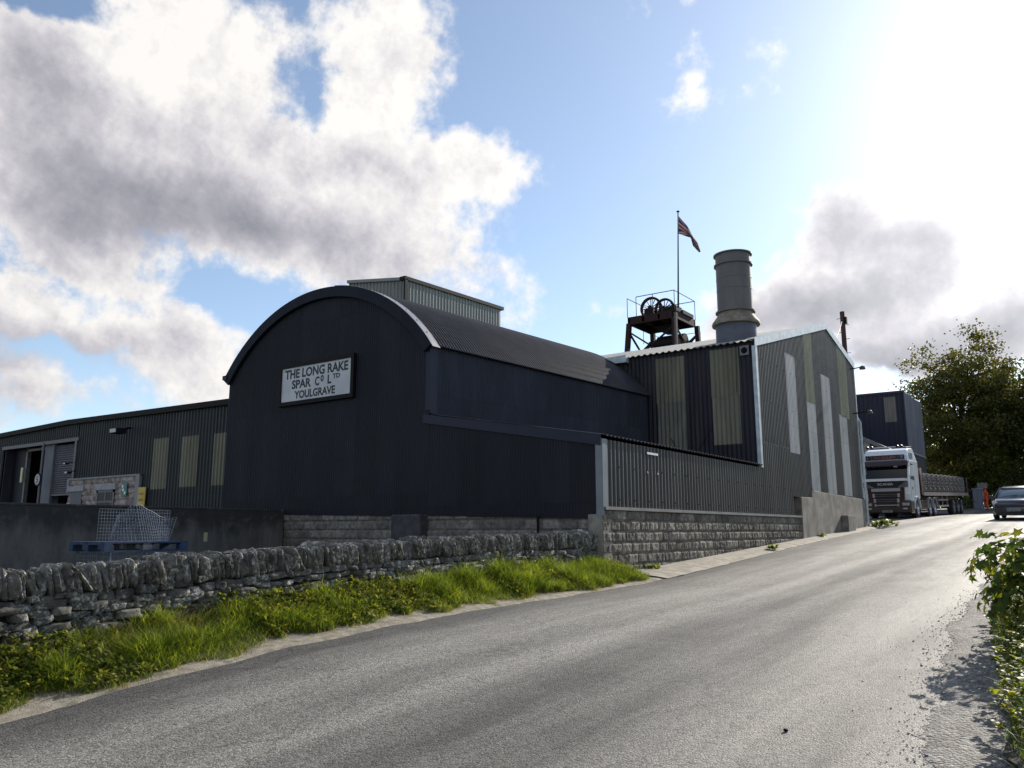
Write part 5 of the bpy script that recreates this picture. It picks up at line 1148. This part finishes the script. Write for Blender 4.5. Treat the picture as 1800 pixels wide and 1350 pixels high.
for z0_,z1_,xw in((1.45,1.66,.74),(1.14,1.38,.70),(.86,1.10,.66),(.66,.82,.62)):
    mb.box((-xw,-.06,z0_),(xw,-.03,z1_))
g_=mb.build('grille',LB,tr,bevel=.01)
mb=MB(); mb.box((-.74,-.075,1.47),(.74,-.055,1.64))
for z0_,xw in((1.14,.70),(.86,.66)): mb.box((-xw,-.078,z0_+.01),(-xw+.12,-.055,z0_+.22)); mb.box((xw-.12,-.078,z0_+.01),(xw,-.055,z0_+.22))
mb.box((-.62,-.078,.70),(.62,-.055,.755)); mb.box((-.62,-.077,.66),(-.55,-.056,.80)); mb.box((.55,-.077,.66),(.62,-.056,.80)); mb.build('grille_bars',mat('silver_bars',(.35,.34,.35),rough=.4),g_)
mb=MB()
for z in(1.20,1.30,.92,1.02): mb.box((-.58,-.07,z),(.58,-.058,z+.03))
mb.build('mesh_bars',LG,g_)
mb=MB(); mb.prism([(-1.12,2.02),(1.12,2.02),(.62,1.69),(-.62,1.69)],'Y',-.045,.0); mb.build('badge_panel',LB,tr)
mb=MB(); text_mesh(mb,'SCANIA',(-.40,-.048,1.80),(1,0,0),(0,0,1),.80,.13,.01,.004,(0,-1,0)); mb.build('lettering',mat('chrome_letters',(.6,.6,.6),rough=.35,metal=.3),tr)
mb=MB(); mb.prism([(-1.15,2.09),(1.15,2.09),(1.0,2.17),(-1.0,2.17)],'Y',-.05,.1); mb.box((-1.12,-.055,2.03),(1.12,-.02,2.09)); mb.build('wiper_panel',LW,tr)
for s_ in(-1,1):
    mb=MB(); mb.prism([(s_*.70,1.69),(s_*1.14,1.69),(s_*1.16,2.0),(s_*1.02,2.0)],'Y',-.052,-.03); mb.build('front_flap',LG,tr)
    mb=MB(); mb.box((s_*.76,-.06,.66),(s_*1.16,.02,.88)); hl=mb.build('headlight_housing',LG,tr,bevel=.02)
    mb=MB(); mb.box((s_*.80,-.068,.71),(s_*.95,-.055,.83)); mb.box((s_*.98,-.068,.71),(s_*1.13,-.055,.83)); mb.build('headlight',CLR,hl)
    mb=MB(); mb.box((s_*.80,-.055,.50),(s_*1.02,-.04,.58)); mb.build('fog_light',CLR,tr)
# windscreen on the raked front, visor above
def rk(z): return .12+(z-2.15)*(.30/.85)
mb=MB(); V=[(-1.12,rk(2.17)-.03,2.17),(1.12,rk(2.17)-.03,2.17),(1.10,rk(2.98)-.03,2.98),(-1.10,rk(2.98)-.03,2.98)]; mb.add(V+[(a,b+.02,c) for a,b,c in V],[(0,1,2,3),(7,6,5,4),(0,4,5,1),(1,5,6,2),(2,6,7,3),(3,7,4,0)]); mb.build('windscreen',GLS,tr)
mb=MB(); 
for k in range(7): 
    x=-1.0+k*.27; mb.tube([(x+.27*t/6,rk(2.86)-.045,2.875-.035*math.sin(math.pi*t/6)) for t in range(7)],.014,5)
mb.build('pelmet_fringe',mat('fringe_grey',(.25,.25,.25),rough=.8),tr)
mb=MB(); mb.box((.42,rk(2.84)-.07,2.78),(.62,rk(2.84)-.045,2.86)); mb.build('screen_sticker',WHITEP,tr,bevel=.02)
mb=MB(); mb.box((-1.08,rk(2.5)-.06,2.35),(-.98,rk(2.5)-.04,2.80)); mb.build('screen_card',mat('card_grey',(.25,.25,.27),rough=.7),tr)
mb=MB(); mb.prism([(.02,2.86),(.10,2.86),(.42,3.12),(.34,3.16),(.08,3.12)],'X',-1.20,1.20); mb.build('sun_visor',LM,tr,bevel=.02)
mb=MB(); mb.prism([(-1.0,3.22),(1.0,3.22),(1.0,3.46),(-1.0,3.46)],'Y',.30,.385); hd=mb.build('header_sign',LB,tr)
mb=MB(); text_mesh(mb,'O.C.OULSEN',(-.56,.298,3.27),(1,0,0),(0,0,1),1.12,.13,.012,.003,(0,-1,0)); mb.build('lettering',mat('header_red_letters',(.42,.16,.17),rough=.5),hd)
mb=MB(); mb.bar((-.62,.296,3.22),(-.78,.296,3.46),.02,.01); mb.bar((.62,.296,3.22),(.78,.296,3.46),.02,.01)
for k in range(4): mb.box((.80,.294,3.27+k*.045),(.95,.30,3.29+k*.045))
mb.box((-.93,.294,3.30),(-.87,.30,3.36)); mb.build('marks',mat('header_silver',(.3,.32,.4),rough=.4),hd)
mb=MB(); mb.tube([(-.95,.75,3.92),(.95,.75,3.92)],.025,8); mb.tube([(.98,.8,3.90),(.98,2.2,3.95)],.02,6); lb=mb.build('roof_bar',mat('polished_bar',(.7,.7,.7),rough=.25,metal=.6),tr,smooth=True)
for x in(-.95,-.72,.62,.82):
    mb=MB(); mb.lathe([(.001,-.08),(.075,-.08),(.085,-.02),(.05,.07),(.001,.08)],(x,.72,3.93),12,'Y'); mb.build('spot_lamp',LB,lb,smooth=True)
mb=MB(); mb.box((-.26,-.075,.34),(.26,-.06,.45)); pl=mb.build('number_plate',mat('plate_white',(.30,.30,.28),rough=.5),tr)
mb=MB(); text_mesh(mb,'SN20 MDX',(-.23,-.077,.36),(1,0,0),(0,0,1),.46,.07,.01,.001,(0,-1,0)); mb.build('lettering',BLACKM,pl)
# side we see: door window, upper bunk window, door seam, mirrors
mb=MB(); mb.prism([(.30,2.12),(1.12,2.05),(1.12,2.92),(.50,2.98)],'X',1.20,1.228); mb.build('door_window',SIDEG,tr)
mb=MB(); mb.prism([(.62,3.24),(1.35,3.24),(1.35,3.55),(.75,3.55)],'X',1.13,1.195); mb.build('side_window',mat('bunk_window',(.30,.36,.40),rough=.12,spec=.7),tr)
mb=MB(); mb.box((1.221,.22,1.16),(1.226,.235,2.1)); mb.box((1.221,1.2,1.16),(1.226,1.215,3.0)); mb.box((1.215,1.02,1.72),(1.235,1.16,1.76)); mb.build('door_seam',LG,tr)
for s_ in(-1,1):
    mb=MB(); mb.box((s_*1.30,.05,2.25),(s_*1.48,.16,2.85)); mb.bar((s_*1.2,.2,2.85),(s_*1.4,.12,2.8),.05,.05); mb.bar((s_*1.2,.2,2.3),(s_*1.4,.12,2.32),.05,.05); mb.build('mirror',LB if s_<0 else LW,tr,bevel=.03)
mb=MB(); mb.box((1.22,.55,1.55),(1.226,.68,1.70)); mb.build('side_badge',LB,tr)
def arch(y,r,z,m,nm='wheel_arch'):
    mb=MB(); V=[];n=14
    for i in range(n+1):
        t=math.pi*i/n
        for rr,x in((r,1.12),(r,1.26),(r+.06,1.26),(r+.06,1.12)): V.append((x,y+rr*math.cos(t),z+rr*math.sin(t)))
    mb.add(V,[(4*i+j,4*i+(j+1)%4,4*i+4+(j+1)%4,4*i+4+j) for i in range(n) for j in range(4)]+[(0,1,2,3),(4*n+3,4*n+2,4*n+1,4*n)]); mb.build(nm,m,tr)
arch(1.40,.60,.52,LW)
for y in(4.35,5.60): arch(y,.56,.52,mat('arch_grey',(.28,.26,.28),rough=.5))
mb=MB(); mb.box((-1.1,.8,.5),(1.1,2.0,1.1)); mb.box((-.45,1.0,.75),(.45,6.4,1.05)); mb.box((-1.0,2.3,.6),(1.0,2.6,2.6)); mb.build('chassis',LB,tr)
for s_ in(-1,1):
    mb=MB(); mb.box((s_*.9,2.0,.42),(s_*1.22,3.72,.98)); mb.build('side_skirt',LM,tr,bevel=.04)
    mb=MB(); mb.box((s_*1.0,2.05,.30),(s_*1.23,3.70,.37)); mb.build('step_rail',CHR,tr)
    for y,rm,d in((1.40,CHR,.0),(4.35,CHR,.12),(5.60,CHR,.12)): vwheel(tr,s_*1.06,y,.51,.32 if y<2 else .34,s_,rm,d)
# trailer
mb=MB(); mb.box((-1.24,3.0,1.30),(1.24,16.2,1.38)); mb.box((-1.26,3.0,1.22),(-1.20,16.2,1.42)); mb.box((1.20,3.0,1.22),(1.26,16.2,1.42)); mb.build('deck',BED,tr)
mb=MB(); mb.box((-1.22,2.95,1.25),(1.22,3.05,2.75)); mb.build('headboard',LM,tr)
PNK=mat('post_pink',(.3,.2,.19),rough=.6)
for x in(1.16,-1.24): mb=MB(); mb.box((x,2.9,1.25),(x+.08,2.95,2.78)); mb.build('headboard_post',PNK,tr)
mb=MB(); mb.box((-.55,3.4,.95),(-.40,16.0,1.30)); mb.box((.40,3.4,.95),(.55,16.0,1.30))
for k in range(14): mb.box((-1.15,3.6+k*.9,1.18),(1.15,3.66+k*.9,1.29))
mb.build('trailer_chassis',LM,tr)
for y in np.arange(3.6,16,.9): pass
for s_ in(-1,1):
    mb=MB(); mb.box((s_*1.16,6.7,.55),(s_*1.20,9.7,.66)); mb.box((s_*1.16,6.7,.92),(s_*1.20,9.7,1.02)); 
    for y in(6.75,8.2,9.6): mb.box((s_*1.10,y,.52),(s_*1.16,y+.07,1.25))
    mb.build('side_guard',mat('guard_grey',(.26,.22,.22),rough=.6),tr)
    for y in(11.1,12.4,13.7): vwheel(tr,s_*1.06,y,.50,.36,s_,DRIM,.05)
mb=MB(); mb.box((-.8,7.0,.42),(.9,8.6,.92)); mb.build('pallet_box',LB,tr)
for x in(.95,-1.2): mb=MB(); mb.box((x,14.5,.4),(x+.25,14.56,1.15)); mb.build('mud_flap',LB,tr)
mb=MB(); mb.box((-1.1,15.9,.55),(1.1,16.05,.75)); mb.build('rear_bumper',LB,tr)
for x in(-1.24,1.2): mb=MB(); mb.box((x,16.15,1.42),(x+.04,16.2,2.5)); mb.build('tail_post',LG,tr)
# load: wire bound crates of grey stone
LOADST=stonemat('load_stone',(.10,.08,.072),(.27,.23,.21),(.45,.42,.39))
def crate(loc,label,first=None):
    t=thing('stone_crate',label,'crate',tuple(loc),LROT,'wire crates of stone on the flatbed',local=True)
    if first:
        for c_ in first.children: d=c_.copy(); C.objects.link(d); d.parent=t
        return t
    rg=np.random.default_rng(5); cen=[];hf_=[]
    for i in range(150):
        f_=rg.integers(5); a,b=rg.uniform(-.52,.52),rg.uniform(.05,1.0)
        p={0:(.50,a,b),1:(-.50,a,b),2:(a,.50,b),3:(a,-.50,b),4:(a,rg.uniform(-.52,.52),1.0+rg.uniform(-.04,.08))}[int(f_)]
        cen.append(p); hf_.append(tuple(rg.uniform(.05,.13,3)))
    stones('stones',cen,hf_,rg.uniform(-.5,.5,150),LOADST,t,seg=3,p=4,rough=.25,seed=6,smooth=False)
    mb=MB(); mb.box((-.5,-.5,.0),(.5,.5,1.0)); mb.build('core',BLACKM,t)
    mb=MB(); wires(mb,lambda u,v:Vector((.60,-.58+1.16*u,.0+1.08*v)),8,8,.008); wires(mb,lambda u,v:Vector((-.60,-.58+1.16*u,.0+1.08*v)),8,8,.008)
    wires(mb,lambda u,v:Vector((-.6+1.2*u,-.58,1.08*v)),8,8,.008); wires(mb,lambda u,v:Vector((-.6+1.2*u,.58,1.08*v)),8,8,.008); mb.build('wire_cage',mat('cage_wire',(.20,.19,.19),rough=.6),t)
    return t
ordn=['first','second','third','fourth','fifth','sixth','seventh','eighth','ninth','tenth']
c0=None
for k in range(10):
    for s_,w_ in((1,'in the row on the road side'),(-1,'in the far row by the buildings')):
        pos=LMAT@Vector((s_*.61,3.75+k*1.22,1.385)); lab='wire crate of grey stone, %s behind the headboard %s'%(ordn[k],w_)
        t=crate(pos,lab,c0); c0=c0 or t
# ================================================================== CAR
CB=mat('dark_violet_car_paint',(.012,.010,.028),(.016,.013,.034),rough=.3,spec=.5,coat=.8)
CPOS=Vector((-3.50,44.9,0)); CPOS.z=g1(CPOS.x,CPOS.y)
car=thing('parked_car','dark blue hatchback coming towards us down the right side of the road','car',tuple(CPOS),(math.atan(.045),0,math.radians(-1.5)),local=True); car.name='hatchback_car'
def loft(mb,secs):
    """secs: list of cross sections (lists of points, same count), closed loops"""
    n=len(secs[0]); V=[p for s_ in secs for p in s_]; F=[(i*n+j,i*n+(j+1)%n,(i+1)*n+(j+1)%n,(i+1)*n+j) for i in range(len(secs)-1) for j in range(n)]
    F.append(tuple(range(n))[::-1]); F.append(tuple((len(secs)-1)*n+j for j in range(n))); mb.add(V,F)
mb=MB(); secs=[]
for (y,zb2,zt2,wd) in [(.0,.32,.66,.62),(.06,.26,.80,.78),(.25,.22,.92,.88),(.7,.22,1.00,.915),(1.25,.22,1.07,.925),(2.5,.22,1.08,.93),(3.7,.24,1.10,.92),(4.25,.30,1.05,.86),(4.42,.40,.9,.75)]:
    h=zt2-zb2; secs.append([(-wd*.94,y,zb2),(wd*.94,y,zb2),(wd,y,zb2+h*.3),(wd,y,zb2+h*.62),(wd*.95,y,zb2+h*.88),(wd*.80,y,zt2),(-wd*.80,y,zt2),(-wd*.95,y,zb2+h*.88),(-wd,y,zb2+h*.62),(-wd,y,zb2+h*.3)])
loft(mb,secs); o=mb.build('body',CB,car,smooth=True,bevel=.02)
mb=MB(); secs=[]
for (y,zt2,wd) in [(1.05,1.06,.78),(1.75,1.50,.66),(2.3,1.57,.64),(3.3,1.56,.62),(4.1,1.42,.60),(4.3,1.08,.74)]:
    secs.append([(-.80 if y<4 else -.76,y,1.04),(.80 if y<4 else .76,y,1.04),(wd,y,zt2-.05),(wd*.86,y,zt2),(-wd*.86,y,zt2),(-wd,y,zt2-.05)])
loft(mb,secs); mb.build('cabin_glass',mat('car_glass',(.07,.10,.12),rough=.07,spec=1.0),car,smooth=True)
mb=MB(); secs=[]
for (y,zt2,wd) in [(1.72,1.515,.665),(1.9,1.555,.66),(2.3,1.59,.655),(3.3,1.58,.635),(4.12,1.45,.61)]:
    secs.append([(-wd,y,zt2-.06),(wd,y,zt2-.06),(wd*.86,y,zt2),(-wd*.86,y,zt2)])
loft(mb,secs); mb.build('roof',CB,car,smooth=True)
for s_ in(-1,1):
    mb=MB(); mb.bar((s_*.84,1.0,1.06),(s_*.655,1.75,1.52),.05,.04); mb.build('roof_pillar',CB,car); mb=MB(); mb.bar((s_*.80,2.7,1.08),(s_*.65,2.7,1.55),.07,.03); mb.build('roof_pillar',CB,car)
    mb=MB(); mb.prism([(s_*.52,.70),(s_*.84,.74),(s_*.88,.90),(s_*.74,.92),(s_*.58,.80)],'Y',.10,.30); mb.build('headlight',mat('car_headlight',(.7,.7,.72),rough=.12,spec=.8),car,bevel=.015)
    mb=MB(); mb.box((s_*.94,1.25,1.02),(s_*1.12,1.38,1.16)); mb.bar((s_*.85,1.32,1.05),(s_*1.0,1.32,1.07),.05,.05); mb.build('mirror',CB,car,bevel=.03)
    for y in(.85,3.55): vwheel(car,s_*.82,y,.33,.22,s_,DRIM,.03)
mb=MB(); mb.box((-.55,-.01,.60),(.55,.08,.70)); mb.box((-.62,.0,.24),(.62,.08,.40)); mb.build('grille',LB,car,bevel=.01)
mb=MB(); mb.box((-.66,.03,.215),(.66,.12,.25)); mb.build('bumper_lip',mat('bumper_grey',(.12,.11,.13),rough=.4),car)
mb=MB(); mb.box((-.27,-.045,.42),(.27,-.03,.535)); pl=mb.build('number_plate',mat('car_plate_white',(.35,.35,.35),rough=.5),car)
mb=MB(); text_mesh(mb,'FX08 BLA',(-.24,-.047,.44),(1,0,0),(0,0,1),.48,.075,.01,.001,(0,-1,0)); mb.build('lettering',BLACKM,pl)
mb=MB(); mb.bar((-.5,.98,1.085),(.1,1.2,1.16),.02,.02); mb.bar((.0,.98,1.085),(.55,1.22,1.17),.02,.02); mb.build('wiper',LB,car)
# ================================================================== PERSON in orange
PP=at(1735.5,897,64.5); pz_=g1(PP.x,PP.y)
HIV=mat('orange_workwear',(.62,.045,.010),(.75,.075,.015),rough=.75,scale=12)
SKIN=mat('skin',(.38,.20,.14),rough=.6)
pers=thing('person','worker in an orange suit and orange cap standing side on beside the grey cabinet','person',(PP.x,PP.y,pz_),(0,0,math.radians(-60)),local=True)
def skinned(name,verts,edges,radii,m,parent,sub=2,root=0):
    me=bpy.data.meshes.new(name); me.from_pydata(verts,edges,[]); me.materials.append(m)
    o=bpy.data.objects.new(name,me); C.objects.link(o); md=o.modifiers.new('skin','SKIN'); md.use_smooth_shade=True
    for i,r in enumerate(radii): me.skin_vertices[0].data[i].radius=(r,r) if not isinstance(r,tuple) else r
    me.skin_vertices[0].data[root].use_root=True
    sd=o.modifiers.new('sub','SUBSURF'); sd.levels=sub; sd.render_levels=sub
    dg=bpy.context.evaluated_depsgraph_get(); nm=bpy.data.meshes.new_from_object(o.evaluated_get(dg)); o.modifiers.clear(); o.data=nm
    if parent: o.parent=parent; OFF[o.name]=Vector((0,0,0))
    return o
# x sideways, y front(-)/back(+)
bv=[(0,0,.96),(0,-.0,1.12),(0,.0,1.30),(0,.01,1.44),(0,.0,1.52),(0,-.01,1.60),(0,-.02,1.69),(0,-.02,1.75),
    (.10,0,.90),(.11,-.03,.50),(.11,.02,.10),(.12,-.08,.04),(-.10,0,.90),(-.12,.03,.50),(-.12,.09,.10),(-.12,.0,.04),
    (.19,.01,1.40),(.25,.02,1.14),(.24,-.10,.92),(.24,-.14,.84),(-.19,.01,1.40),(-.25,.03,1.14),(-.25,-.06,.90),(-.25,-.09,.82)]
be=[(0,1),(1,2),(2,3),(3,4),(4,5),(5,6),(6,7),(0,8),(8,9),(9,10),(10,11),(0,12),(12,13),(13,14),(14,15),(3,16),(16,17),(17,18),(18,19),(3,20),(20,21),(21,22),(22,23)]
br=[(.14,.11),(.13,.10),(.15,.11),(.12,.09),(.055,.055),(.075,.085),(.078,.095),(.05,.06),.085,.058,.04,.035,.085,.058,.04,.035,.055,.042,.03,.026,.055,.042,.03,.026]
skinned('body',bv,be,br,SKIN,pers)
jv=[bv[i] for i in(0,1,2,3,16,17,18,20,21,22)]; jv[0]=(0,0,.90)
skinned('jacket',jv,[(0,1),(1,2),(2,3),(3,4),(4,5),(5,6),(3,7),(7,8),(8,9)],[(.19,.15),(.18,.14),(.19,.145),(.12,.10),.08,.068,.056,.08,.068,.056],HIV,pers)
tv=[(0,0,.97),(.10,0,.88),(.11,-.03,.50),(.11,.02,.12),(-.10,0,.88),(-.12,.03,.50),(-.12,.09,.12)]
skinned('trousers',tv,[(0,1),(1,2),(2,3),(0,4),(4,5),(5,6)],[(.16,.13),.12,.09,.078,.12,.09,.078],HIV,pers)
for s_,y in((1,.0),(-1,.07)): skinned('boot',[(s_*.115,y+.02,.10),(s_*.115,y,.05),(s_*.115,y-.15,.045)],[(0,1),(1,2)],[.055,.052,.04],BLACKM,pers,1)
mb=MB()
prof=[(.001,.125),(.06,.115),(.10,.07),(.112,.0),(.112,-.01)]
mb.lathe(prof,(0,-.015,1.72),20); mb.box((-.07,-.20,1.715),(.07,-.10,1.728)); mb.build('cap',HIV,pers,smooth=True)
mb=MB(); mb.lathe([(.04,-.10),(.098,-.06),(.10,.0)],(0,.005,1.71),16); mb.build('hair',mat('brown_hair',(.03,.018,.012),rough=.8),pers,smooth=True)
for s_ in(-1,1):
    mb=MB(); mb.lathe([(.001,-.006),(.010,-.003),(.010,.003),(.001,.006)],(s_*.032,-.108,1.68),8,'Y'); mb.build('eye',BLACKM,pers)
    mb=MB(); mb.lathe([(.001,-.012),(.02,0),(.001,.012)],(s_*.083,-.01,1.665),8,'X'); mb.build('ear',SKIN,pers)
mb=MB(); mb.prism([(-.105,1.675),(-.135,1.642),(-.10,1.636)],'X',-.012,.012); mb.build('nose',SKIN,pers,bevel=.004)
mb=MB(); mb.box((-.022,-.112,1.612),(.022,-.104,1.619)); mb.build('mouth',mat('lips',(.25,.08,.07),rough=.6),pers)
for s_,wr in((1,(.24,-.14,.84)),(-1,(-.25,-.09,.82))):
    w_=Vector(wr); fv=[tuple(w_),tuple(w_+Vector((0,-.01,-.07)))]; fe=[(0,1)]; fr=[.026,.030]
    for k,(dy,ln) in enumerate(((-.030,.07),(-.010,.08),(.010,.075),(.028,.06))):
        b=w_+Vector((0,dy,-.08)); i=len(fv); fv+=[tuple(b),tuple(b+Vector((-s_*.008,-.004,-ln*.5))),tuple(b+Vector((-s_*.025,-.002,-ln)))]; fe+=[(1,i),(i,i+1),(i+1,i+2)]; fr+=[.010,.009,.007]
    i=len(fv); fv+=[tuple(w_+Vector((-s_*.01,-.035,-.045))),tuple(w_+Vector((-s_*.015,-.055,-.085)))]; fe+=[(0,i),(i,i+1)]; fr+=[.012,.009]
    skinned('glove' ,fv,fe,fr,mat('dark_glove',(.03,.03,.035),rough=.8) if s_>0 else SKIN,pers,1)
